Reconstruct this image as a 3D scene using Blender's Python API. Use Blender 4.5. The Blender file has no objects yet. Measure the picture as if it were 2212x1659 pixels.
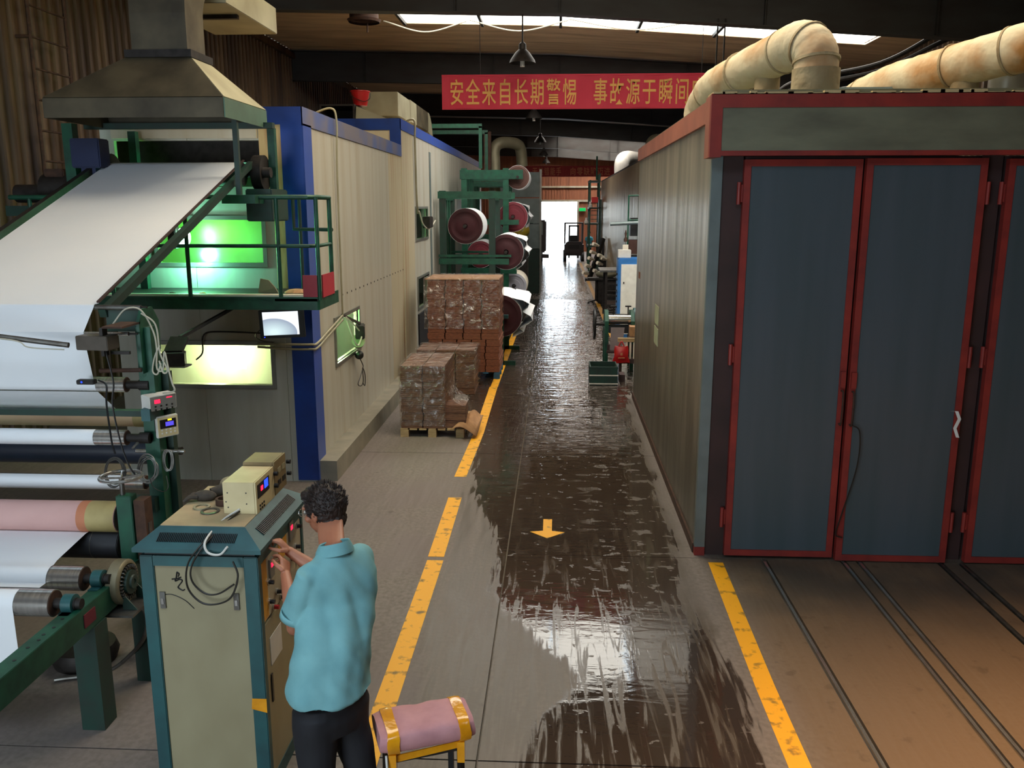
import bpy, bmesh, math, random
from mathutils import Vector, Matrix, noise
random.seed(7)
SC = bpy.context.scene
COL = SC.collection
R = math.radians
# ------------------------------------------------------------------ camera
FPX, CAMH = 1850.0, 3.1
PITCH, YAW = R(11.756), R(2.969)
FW = Vector((-math.sin(YAW)*math.cos(PITCH), math.cos(YAW)*math.cos(PITCH), -math.sin(PITCH)))
RT = Vector((math.cos(YAW), math.sin(YAW), 0)); UP = RT.cross(FW)
cd = bpy.data.cameras.new('camera'); cam = bpy.data.objects.new('camera', cd); COL.objects.link(cam)
cam.location = (0, 0, CAMH)
cam.rotation_euler = (R(90)-PITCH, 0, YAW)
cd.sensor_fit = 'HORIZONTAL'; cd.sensor_width = 36; cd.lens = FPX*36/2212
cd.clip_start = 0.05; cd.clip_end = 400
SC.camera = cam
def at(px, py, X=None, Y=None, Z=None):
    """a point measured in the photograph, on a known plane of the hall"""
    r = FW + RT*((px-1106)/FPX) - UP*((py-829.5)/FPX)
    t = X/r.x if X is not None else (Y/r.y if Y is not None else (Z-CAMH)/r.z)
    return Vector((r.x*t, r.y*t, CAMH+r.z*t))
# ------------------------------------------------------------------ world, exposure
SC.view_settings.view_transform = 'Standard'; SC.view_settings.look = 'None'
SC.view_settings.gamma = 1; SC.view_settings.use_curve_mapping = False
SC.view_settings.exposure = 0.05
cy = SC.cycles
cy.max_bounces = 6; cy.diffuse_bounces = 4; cy.glossy_bounces = 3; cy.transmission_bounces = 4
cy.transparent_max_bounces = 16; cy.caustics_reflective = False; cy.caustics_refractive = False
cy.sample_clamp_indirect = 4.0; cy.use_denoising = True
w = bpy.data.worlds.new('sky'); SC.world = w; w.use_nodes = True
bg = w.node_tree.nodes['Background']; bg.inputs[0].default_value = (0.80, 0.92, 1.0, 1); bg.inputs[1].default_value = 10.0
def area(name, loc, size, power, col, rot=(0,0,0), sy=None, portal=False, spread=None):
    l = bpy.data.lights.new(name, 'AREA'); l.shape = 'RECTANGLE'; l.size = size; l.size_y = sy or size
    l.energy = power; l.color = col
    if portal: l.cycles.is_portal = True
    if spread: l.spread = spread
    o = bpy.data.objects.new(name, l); COL.objects.link(o); o.location = loc; o.rotation_euler = rot; return o
# daylight entering: roof lights of the bays overhead and behind the camera, doorway behind the camera
area('gate_far_portal', (0.1, 60.3, 1.7), 2.9, 1, (1, 1, 1), rot=(R(-90), 0, 0), sy=3.4, portal=True)
area('gate_behind_portal', (-4.25, -4.15, 1.85), 3.9, 1, (1, 1, 1), rot=(R(90), 0, 0), sy=3.3, portal=True)
pl = bpy.data.lights.new('high_bay_lamp', 'SPOT'); pl.spot_size = R(88); pl.spot_blend = .9; pl.energy = 1700; pl.color = (1.0, 0.52, 0.17); pl.shadow_soft_size = .15
po = bpy.data.objects.new('high_bay_lamp', pl); COL.objects.link(po); po.location = (3.6, 2.6, 5.0)
l2 = bpy.data.lights.new('added_pipe_light', 'POINT'); l2.energy = 150; l2.color = (1.0, 0.91, 0.76); l2.shadow_soft_size = .2  # added point light, brightens pipe tops, hood slope and kiln side
o2 = bpy.data.objects.new('added_pipe_light', l2); COL.objects.link(o2); o2.location = (0.7, 8.4, 6.6)
# ------------------------------------------------------------------ materials
def s2l(c):
    return tuple(((v/255)/12.92 if v/255 <= 0.04045 else (((v/255)+0.055)/1.055)**2.4) for v in c)+(1,)
MATS = {}
def mat(name, col, rough=0.6, metal=0.0, col2=None, scale=6.0, stretch=(1,1,1), amt=0.5, bump=0.0, bscale=40.0,
        emit=0.0, ecol=None, alpha=1.0, trans=0.0, detail=4.0, wave=None, sharp=None, coat=0.0, rvar=0.0):
    if name in MATS: return MATS[name]
    m = bpy.data.materials.new(name); m.use_nodes = True; nt = m.node_tree; N = nt.nodes; L = nt.links
    b = N['Principled BSDF']
    b.inputs['Roughness'].default_value = rough; b.inputs['Metallic'].default_value = metal
    if coat: b.inputs['Coat Weight'].default_value = coat
    tc = N.new('ShaderNodeNewGeometry'); mp = N.new('ShaderNodeMapping'); mp.inputs['Scale'].default_value = stretch
    L.new(tc.outputs['Position'], mp.inputs['Vector'])
    ns = N.new('ShaderNodeTexNoise'); ns.inputs['Scale'].default_value = scale; ns.inputs['Detail'].default_value = detail
    L.new(mp.outputs[0], ns.inputs['Vector'])
    c1 = s2l(col); c2 = s2l(col2) if col2 else tuple(min(1, v*0.82) for v in c1[:3])+(1,)
    rp = N.new('ShaderNodeValToRGB')
    lo, hi = sharp if sharp else (0.5-0.5*min(1,amt)*0.9, 0.5+0.5*min(1,amt)*0.9)
    if not sharp: lo, hi = 0.32, 0.72
    rp.color_ramp.elements[0].position = lo; rp.color_ramp.elements[1].position = hi
    rp.color_ramp.elements[0].color = c1; rp.color_ramp.elements[1].color = c2
    L.new(ns.outputs['Fac'], rp.inputs[0]); L.new(rp.outputs[0], b.inputs['Base Color'])
    if rvar:
        mr = N.new('ShaderNodeMapRange'); mr.inputs[3].default_value = max(0.02, rough-rvar); mr.inputs[4].default_value = min(1, rough+rvar)
        L.new(ns.outputs['Fac'], mr.inputs[0]); L.new(mr.outputs[0], b.inputs['Roughness'])
    if bump or wave:
        bp = N.new('ShaderNodeBump'); bp.inputs['Strength'].default_value = 0.6; bp.inputs['Distance'].default_value = bump or wave[2]
        if wave:
            wv = N.new('ShaderNodeTexWave'); wv.bands_direction = wave[0]; wv.inputs['Scale'].default_value = wave[1]
            wv.inputs['Distortion'].default_value = 0
            L.new(tc.outputs['Position'], wv.inputs['Vector']); L.new(wv.outputs['Fac'], bp.inputs['Height'])
        else:
            n2 = N.new('ShaderNodeTexNoise'); n2.inputs['Scale'].default_value = bscale; n2.inputs['Detail'].default_value = 3
            L.new(mp.outputs[0], n2.inputs['Vector']); L.new(n2.outputs['Fac'], bp.inputs['Height'])
        L.new(bp.outputs[0], b.inputs['Normal'])
    if emit:
        b.inputs['Emission Color'].default_value = s2l(ecol or col); b.inputs['Emission Strength'].default_value = emit
    if alpha < 1: b.inputs['Alpha'].default_value = alpha
    if trans: b.inputs['Transmission Weight'].default_value = trans
    MATS[name] = m; return m
def glowmat(name, col, strength):
    m = bpy.data.materials.new(name); m.use_nodes = True; nt = m.node_tree; nt.nodes.clear()
    e = nt.nodes.new('ShaderNodeEmission'); o = nt.nodes.new('ShaderNodeOutputMaterial')
    e.inputs[0].default_value = s2l(col); e.inputs[1].default_value = strength
    nt.links.new(e.outputs[0], o.inputs[0]); return m
def filmmat(name, tint, clear, rough, bscale, dist, bdist):
    """thin clear sheet: see-through, with wrinkled glossy lights"""
    m = bpy.data.materials.new(name); m.use_nodes = True; nt = m.node_tree; N = nt.nodes; L = nt.links; N.clear()
    o = N.new('ShaderNodeOutputMaterial'); t = N.new('ShaderNodeBsdfTransparent'); g = N.new('ShaderNodeBsdfGlossy')
    t.inputs[0].default_value = s2l(tint); g.inputs[0].default_value = s2l((250,248,244)); g.inputs['Roughness'].default_value = rough
    mx = N.new('ShaderNodeMixShader'); ge = N.new('ShaderNodeNewGeometry'); mp = N.new('ShaderNodeMapping'); mp.inputs['Scale'].default_value = dist
    ns = N.new('ShaderNodeTexNoise'); ns.inputs['Scale'].default_value = bscale; ns.inputs['Detail'].default_value = 5; ns.inputs['Distortion'].default_value = 1.5
    L.new(ge.outputs['Position'], mp.inputs[0]); L.new(mp.outputs[0], ns.inputs['Vector'])
    bp = N.new('ShaderNodeBump'); bp.inputs['Strength'].default_value = 1.0; bp.inputs['Distance'].default_value = bdist
    L.new(ns.outputs['Fac'], bp.inputs['Height']); L.new(bp.outputs[0], g.inputs['Normal'])
    mr = N.new('ShaderNodeMapRange'); mr.inputs[1].default_value = 0.45; mr.inputs[2].default_value = 0.75
    mr.inputs[3].default_value = 1-clear; mr.inputs[4].default_value = min(1, 1-clear+(0.28 if clear < .92 else .06))
    L.new(ns.outputs['Fac'], mr.inputs[0]); L.new(mr.outputs[0], mx.inputs[0])
    L.new(t.outputs[0], mx.inputs[1]); L.new(g.outputs[0], mx.inputs[2]); L.new(mx.outputs[0], o.inputs[0]); return m
M = dict(
 green=mat('green_paint', (26,84,62), 0.45, 0.1, (18,58,46), 9, rvar=.1),
 greend=mat('dark_green_paint', (24,58,48), 0.5, 0.1, (34,48,42), 9),
 teal=mat('teal_paint', (38,88,90), 0.45, 0.1, (30,66,70), 5, rvar=.1),
 steel=mat('polished_steel', (214,214,210), 0.2, 0.85, (176,174,170), 4, stretch=(20,1,1), rvar=.06),
 rawsteel=mat('grey_steel', (120,120,116), 0.4, 0.8, (86,80,74), 12, rvar=.1),
 iron=mat('dark_iron', (52,48,46), 0.6, 0.5, (34,30,28), 14),
 black=mat('black_plastic', (20,20,22), 0.45),
 rubber=mat('black_rubber', (34,36,42), 0.55, 0, (26,27,32), 8),
 rust=mat('rusty_iron', (84,58,44), 0.8, 0.3, (56,40,34), 14, bump=.002),
 paper=mat('white_paper', (236,238,240), 0.55, 0, (228,232,236), 1.2),
 paperw=mat('warm_white_paper', (232,226,208), 0.6, 0, (220,210,190), 3),
 kraft=mat('kraft_paper', (176,134,94), 0.8, 0, (150,112,78), 14, bump=.002),
 bundle=mat('brown_board', (150,92,66), 0.8, 0, (98,60,44), 16, stretch=(1,1,6)),
 bundle2=mat('dusty_board', (128,92,70), 0.8, 0, (84,58,46), 12, stretch=(1,1,7)),
 wood=mat('pale_wood', (186,160,118), 0.75, 0, (150,124,88), 7, stretch=(1,8,8)),
 bluewood=mat('blue_pallet_paint', (50,110,150), 0.7, 0, (40,80,110), 7),
 cream=mat('cream_sandwich_panel', (206,204,190), 0.35, 0.15, (188,176,148), 1.1, stretch=(3,3,.5), rvar=.08, wave=('Y', 9, .0015)),
 creamf=mat('cream_front_panel', (188,190,180), 0.45, 0.1, (172,170,156), 1.5, stretch=(4,4,.5), wave=('X', 3, .0008)),
 creamrust=mat('rust_streaked_panel', (204,192,160), 0.45, 0.1, (150,96,44), 1.6, stretch=(7,7,.35), sharp=(.42,.72)),
 blue=mat('blue_trim', (22,64,150), 0.35, 0.15, (18,48,118), 3),
 bluedust=mat('dusty_blue_trim', (76,94,150), 0.5, 0.1, (112,108,120), 2, sharp=(.4,.6)),
 kilnside=mat('grey_ribbed_cladding', (176,166,148), 0.34, 0.4, (122,118,106), 1.0, stretch=(4,4,.35), rvar=.1, wave=('Y', 8, .0022)),
 kilnred=mat('red_brown_trim', (150,52,44), 0.5, 0.1, (118,40,36), 5, rvar=.1),
 kilnreds=mat('dusty_red_trim', (172,104,84), 0.5, 0.1, (146,84,70), 3),
 kilnpan=mat('slate_blue_panel', (84,95,102), 0.38, 0.2, (72,86,90), 1.0, stretch=(5,5,.4), rvar=.08),
 kilnhead=mat('green_grey_panel', (124,126,104), 0.45, 0.15, (96,96,80), 2.2, stretch=(1,1,3)),
 galv=mat('galvanised_post', (128,142,142), 0.42, 0.4, (108,120,120), 3),
 brown=mat('dark_brown_steel', (66,44,42), 0.6, 0.1, (50,36,34), 3),
 corr=mat('rusty_corrugated_sheet', (104,82,58), 0.6, 0.2, (54,38,30), .9, stretch=(3,3,.35), sharp=(.35,.68)),
 roofm=mat('roof_sheet', (236,206,168), 0.6, 0.0, (190,156,122), 1.2, stretch=(.5,3,1), wave=('Y', 3.2, .02)),
 girder=mat('dark_girder_paint', (46,46,44), 0.65, 0.1, (34,28,24), 1.5, stretch=(1,1,3)),
 hood=mat('dusty_dark_sheet', (92,84,66), 0.55, 0.35, (60,54,42), 2.4, sharp=(.38,.66), rvar=.1),
 hoodpale=mat('galvanised_duct', (170,166,140), 0.5, 0.4, (140,134,110), 2),
 steelwall=mat('stainless_cladding', (216,202,172), 0.37, 0.9, (196,176,140), 1.2, stretch=(1,5,.02), bump=.12, bscale=.9),
 insul=mat('wrapped_insulation', (186,174,148), 0.8, 0, (158,108,52), 1.7, sharp=(.5,.72), bump=.07, bscale=4, detail=6),
 insul2=mat('dusty_insulation', (158,146,118), 0.85, 0, (128,108,78), 3, bump=.06, bscale=6),
 alu=mat('aluminium_frame', (150,152,146), 0.35, 0.7),
 red=mat('red_board', (176,40,58), 0.5, 0, (150,34,50), 3),
 redpl=mat('red_plastic', (190,28,30), 0.4),
 banner=mat('red_banner_cloth', (224,62,88), 0.7, 0, (210,50,76), 2),
 bannerl=mat('yellow_lettering', (252,192,104), 0.6),
 banner2=mat('dark_red_banner', (150,36,40), 0.7),
 banner2l=mat('dull_yellow_lettering', (196,120,84), 0.7),
 yellow=None, conc=mat('bare_concrete', (138,128,114), 0.85, 0, (112,102,90), 4, bump=.003, bscale=30),
 cab=mat('cream_cabinet_paint', (150,142,112), 0.5, 0, (134,124,94), 3, stretch=(1,1,.6), rvar=.05),
 cabtop=mat('dusty_cabinet_top', (176,156,120), 0.7, 0, (150,130,100), 5),
 cabyel=mat('yellow_panel_paint', (214,152,40), 0.45),
 instr=mat('cream_instrument_case', (206,190,146), 0.5, 0, (188,170,126), 6),
 instrd=mat('olive_instrument_case', (142,122,82), 0.55, 0, (116,98,66), 6),
 panelgrey=mat('grey_control_face', (120,118,110), 0.5),
 white=mat('white_plastic', (216,214,206), 0.45),
 cable=mat('pale_cable', (186,182,164), 0.55),
 cabled=mat('dark_cable', (38,34,28), 0.5),
 skin=mat('skin', (172,112,84), 0.5, 0, (156,96,72), 8),
 hair=mat('black_hair', (44,28,22), 0.6, 0, (22,14,12), 60, bump=.006, bscale=130),
 shirt=mat('turquoise_polo_cloth', (120,172,176), 0.85, 0, (104,156,162), 8, bump=.0012, bscale=160),
 trousers=mat('black_trouser_cloth', (20,21,28), 0.8, 0, (13,14,19), 8),
 shoe=mat('black_shoe', (22,20,20), 0.5),
 pinkc=mat('pink_fabric', (196,142,144), 0.9, 0, (178,126,130), 9, bump=.004, bscale=26),
 pinkr=mat('pink_felt_sleeve', (214,172,166), 0.8, 0, (204,160,154), 3),
 orange=mat('orange_sleeve', (206,130,92), 0.6), beige=mat('beige_roller_sleeve', (206,176,140), 0.6, 0, (188,150,118), 2, stretch=(1,.1,.1)),
 olive=mat('yellowed_roller_sleeve', (178,160,106), 0.6, 0, (150,132,84), 5),
 tape=mat('yellow_packing_tape', (232,160,26), 0.18, 0, (210,136,16), 12, bump=.006, bscale=22, coat=.6),
 darkroll=mat('dark_blue_roller', (30,38,52), 0.35), maroon=mat('maroon_roll_end', (66,18,28), 0.75, 0, (50,14,22), 3),
 maroonl=mat('faded_maroon_roll_end', (104,26,40), 0.75, 0, (84,20,32), 3), brownroll=mat('brown_roll_end', (92,62,54), 0.75, 0, (70,46,40), 3),
 bluebox=mat('blue_machine_box', (62,98,178), 0.5), forkl=mat('dark_forklift_paint', (56,50,52), 0.5), mustard=mat('mustard_paint', (170,146,40), 0.6),
 glove=mat('dirty_glove', (74,66,56), 0.9, 0, (46,42,38), 22), cabwhite=mat('white_cabinet_face', (232,234,226), 0.35),
 cabblue=mat('bright_blue_paint', (52,120,190), 0.4),
)
# grime that has settled on the lower part of the kiln cladding
nt = MATS['grey_ribbed_cladding'].node_tree; N_ = nt.nodes; L_ = nt.links; bs = N_['Principled BSDF']; src = bs.inputs['Base Color'].links[0].from_socket
gg = N_.new('ShaderNodeNewGeometry'); sp = N_.new('ShaderNodeSeparateXYZ'); L_.new(gg.outputs['Position'], sp.inputs[0])
nn = N_.new('ShaderNodeTexNoise'); nn.inputs['Scale'].default_value = 1.4; nn.inputs['Detail'].default_value = 7; mpp = N_.new('ShaderNodeMapping'); mpp.inputs['Scale'].default_value = (3, 3, .8)
L_.new(gg.outputs['Position'], mpp.inputs[0]); L_.new(mpp.outputs[0], nn.inputs['Vector'])
ad = N_.new('ShaderNodeMath'); ad.operation = 'MULTIPLY_ADD'; ad.inputs[1].default_value = 3.0; L_.new(nn.outputs['Fac'], ad.inputs[0]); L_.new(sp.outputs[2], ad.inputs[2])
rg = N_.new('ShaderNodeMapRange'); rg.inputs[1].default_value = 2.2; rg.inputs[2].default_value = 3.7; rg.inputs[3].default_value = .75; rg.inputs[4].default_value = 0; L_.new(ad.outputs[0], rg.inputs[0])
mxx = N_.new('ShaderNodeMix'); mxx.data_type = 'RGBA'; L_.new(rg.outputs[0], mxx.inputs[0]); L_.new(src, mxx.inputs[6]); mxx.inputs[7].default_value = s2l((84,78,66)); L_.new(mxx.outputs[2], bs.inputs['Base Color'])
M['ledred'] = glowmat('red_digits', (255,30,60), 3.0); M['ledblue'] = glowmat('blue_display', (40,70,255), 2.2)
M['ledviolet'] = glowmat('violet_display', (90,80,220), 1.2); M['ledyellow'] = glowmat('yellow_indicator', (255,220,40), 2.0)
M['navy'] = mat('navy_machine_paint', (20,34,74), .5); M['tube'] = glowmat('white_green_lamp', (190,255,225), 26.0); M['tubew'] = glowmat('warm_white_lamp', (255,250,205), 18.0)
M['skylight'] = glowmat('daylit_roof_panel', (255,250,238), 6.5); M['skydim'] = glowmat('dirty_daylit_panel', (255,230,160), 1.1)
M['film'] = filmmat('stretch_film', (244,240,236), 0.90, 0.22, 7.0, (1,1,.6), .06)
M['glass'] = filmmat('dirty_glass', (222,232,216), 0.95, 0.3, 2.0, (1,1,1), .002)
M['screen'] = None
# ------------------------------------------------------------------ mesh helpers
ORD = ['first','second','third','fourth','fifth','sixth','seventh','eighth','ninth','tenth','eleventh','twelfth','thirteenth','fourteenth']
DEP = ['front','middle','back']
ORG = {}
class MB:
    def __init__(s): s.bm = bmesh.new()
    def box(s, c, d, rz=0, rot=None):
        r = bmesh.ops.create_cube(s.bm, size=1.0); vs = r['verts']
        mt = Matrix.Translation(Vector(c)) @ (rot.to_4x4() if rot else Matrix.Rotation(rz, 4, 'Z')) @ Matrix.Diagonal((d[0], d[1], d[2], 1))
        bmesh.ops.transform(s.bm, matrix=mt, verts=vs); return s
    def bb(s, x0, x1, y0, y1, z0, z1): return s.box(((x0+x1)/2, (y0+y1)/2, (z0+z1)/2), (abs(x1-x0), abs(y1-y0), abs(z1-z0)))
    def cyl(s, a, b, r, r2=None, seg=16, caps=True):
        a, b = Vector(a), Vector(b); d = b-a; L = d.length
        if L < 1e-6: return s
        rr = bmesh.ops.create_cone(s.bm, cap_ends=caps, segments=seg, radius1=r, radius2=r if r2 is None else r2, depth=L)
        q = d.to_track_quat('Z', 'Y').to_matrix().to_4x4()
        bmesh.ops.transform(s.bm, matrix=Matrix.Translation((a+b)/2) @ q, verts=rr['verts']); return s
    def bar(s, a, b, w, h, upv=(0,0,1)):
        a, b = Vector(a), Vector(b); d = (b-a); L = d.length; z = d.normalized(); u = Vector(upv)
        x = u.cross(z)
        if x.length < 1e-4: x = Vector((1,0,0))
        x.normalize(); y = z.cross(x)
        rot = Matrix((x, y, z)).transposed()
        return s.box((a+b)/2, (w, h, L), rot=rot)
    def tube(s, pts, r, seg=8, closed=False, rads=None, caps=True):
        pts = [Vector(p) for p in pts]; n = len(pts); rings = []; prev = None
        for i, p in enumerate(pts):
            if closed: t = pts[(i+1) % n]-pts[i-1]
            else: t = pts[min(i+1, n-1)]-pts[max(i-1, 0)]
            t.normalize()
            if prev is None:
                u = Vector((0,0,1)) if abs(t.z) < .9 else Vector((1,0,0)); u = (u-t*u.dot(t)).normalized()
            else: u = (prev-t*prev.dot(t)).normalized()
            prev = u; v = t.cross(u); rad = rads[i] if rads else r
            rings.append([s.bm.verts.new(p+u*rad*math.cos(2*math.pi*k/seg)+v*rad*math.sin(2*math.pi*k/seg)) for k in range(seg)])
        for i in range(n if closed else n-1):
            A, B = rings[i], rings[(i+1) % n]
            for k in range(seg): s.bm.faces.new((A[k], A[(k+1) % seg], B[(k+1) % seg], B[k]))
        if not closed and caps:
            s.bm.faces.new(rings[0][::-1]); s.bm.faces.new(rings[-1])
        return s
    def sph(s, c, r, sc=(1,1,1), u=16, v=10, rot=None):
        rr = bmesh.ops.create_uvsphere(s.bm, u_segments=u, v_segments=v, radius=r)
        bmesh.ops.transform(s.bm, matrix=Matrix.Translation(Vector(c)) @ (rot.to_4x4() if rot else Matrix.Identity(4)) @ Matrix.Diagonal((*sc, 1)), verts=rr['verts']); return s
    def lathe(s, c, prof, axis=(0,0,1), seg=24):
        q = Vector(axis).normalized().to_track_quat('Z', 'Y').to_matrix(); c = Vector(c); rings = []
        for (r, h) in prof:
            if r < 1e-5: rings.append([s.bm.verts.new(c+q@Vector((0,0,h)))])
            else: rings.append([s.bm.verts.new(c+q@Vector((r*math.cos(2*math.pi*k/seg), r*math.sin(2*math.pi*k/seg), h))) for k in range(seg)])
        for A, B in zip(rings, rings[1:]):
            for k in range(seg):
                k2 = (k+1) % seg
                if len(A) == 1 and len(B) == 1: continue
                if len(A) == 1: s.bm.faces.new((A[0], B[k2], B[k]))
                elif len(B) == 1: s.bm.faces.new((A[k], A[k2], B[0]))
                else: s.bm.faces.new((A[k], A[k2], B[k2], B[k]))
        return s
    def poly(s, pts, vec):
        """prism: planar outline extruded by vec"""
        vec = Vector(vec); a = [s.bm.verts.new(Vector(p)) for p in pts]; b = [s.bm.verts.new(Vector(p)+vec) for p in pts]; n = len(a)
        s.bm.faces.new(a[::-1]); s.bm.faces.new(b)
        for i in range(n): s.bm.faces.new((a[i], a[(i+1) % n], b[(i+1) % n], b[i]))
        return s
    def strip(s, A, B):
        a = [s.bm.verts.new(Vector(p)) for p in A]; b = [s.bm.verts.new(Vector(p)) for p in B]
        for i in range(len(a)-1): s.bm.faces.new((a[i], a[i+1], b[i+1], b[i]))
        return s
    def build(s, name, m, parent=None, smooth=False, bevel=0, mods=None):
        bmesh.ops.recalc_face_normals(s.bm, faces=s.bm.faces[:])
        if bevel:
            bmesh.ops.bevel(s.bm, geom=s.bm.edges[:], offset=bevel, segments=2, affect='EDGES', clamp_overlap=True)
        if parent is not None: org = ORG[parent.name]
        else:
            xs = [v.co for v in s.bm.verts]; lo = [min(v[i] for v in xs) for i in range(3)]; hi = [max(v[i] for v in xs) for i in range(3)]
            org = Vector(((lo[0]+hi[0])/2, (lo[1]+hi[1])/2, lo[2]))
        me = bpy.data.meshes.new(name)
        for v in s.bm.verts: v.co -= org
        s.bm.to_mesh(me); s.bm.free()
        me.materials.append(M[m] if isinstance(m, str) else m)
        o = bpy.data.objects.new(name, me); COL.objects.link(o)
        if parent is not None: o.parent = parent
        else: o.location = org
        ORG[o.name] = org
        if smooth:
            for p in me.polygons: p.use_smooth = True
            me.set_sharp_from_angle(angle=R(38))
        return o
def tag(o, label, cat, group=None):
    o['label'] = label; o['category'] = cat
    if group: o['group'] = group
    return o
def thing(name, label, cat, loc, group=None):
    o = bpy.data.objects.new(name, None); COL.objects.link(o); o.location = loc; o.empty_display_size = .1
    ORG[o.name] = Vector(loc); return tag(o, label, cat, group)
def struct(o): o['kind'] = 'structure'; return o
def sroot(name, loc=(0,0,0)):
    o = bpy.data.objects.new(name, None); COL.objects.link(o); o.location = loc; ORG[o.name] = Vector(loc); o['kind'] = 'structure'; return o
def inst(me_obj, name, parent, off):
    c = me_obj.copy(); c.name = name; COL.objects.link(c); c.parent = parent; c.location = off; return c
def copy_tree(root, loc, rz=0, label=None):
    r = root.copy(); COL.objects.link(r); r.location = loc; r.rotation_euler = (0,0,rz)
    if label: r['label'] = label
    for ch in list(root.children):
        c = ch.copy(); COL.objects.link(c); c.parent = r
        for g in ch.children:
            d = g.copy(); COL.objects.link(d); d.parent = c
    return r
def bez(pts, n=8):
    """smooth curve through points (Catmull-Rom)"""
    P = [Vector(p) for p in pts]; P = [P[0]*2-P[1]]+P+[P[-1]*2-P[-2]]; out = []
    for i in range(1, len(P)-2):
        for k in range(n):
            t = k/n; a, b, c, d = P[i-1], P[i], P[i+1], P[i+2]
            out.append(0.5*((2*b)+(c-a)*t+(2*a-5*b+4*c-d)*t*t+(3*b-a-3*c+d)*t*t*t))
    out.append(P[-2]); return out
def cells(u0, u1, v0, v1, holes):
    """rectangles that cover u0..u1 x v0..v1 except the holes"""
    us = sorted({u0, u1, *[h[0] for h in holes if u0 < h[0] < u1], *[h[1] for h in holes if u0 < h[1] < u1]})
    out = []
    for a, b in zip(us, us[1:]):
        m = (a+b)/2; cut = sorted((max(v0, h[2]), min(v1, h[3])) for h in holes if h[0] < m < h[1]); z = v0
        for c, d in cut:
            if c > z: out.append((a, b, z, c))
            z = max(z, d)
        if z < v1: out.append((a, b, z, v1))
    return out
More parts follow.
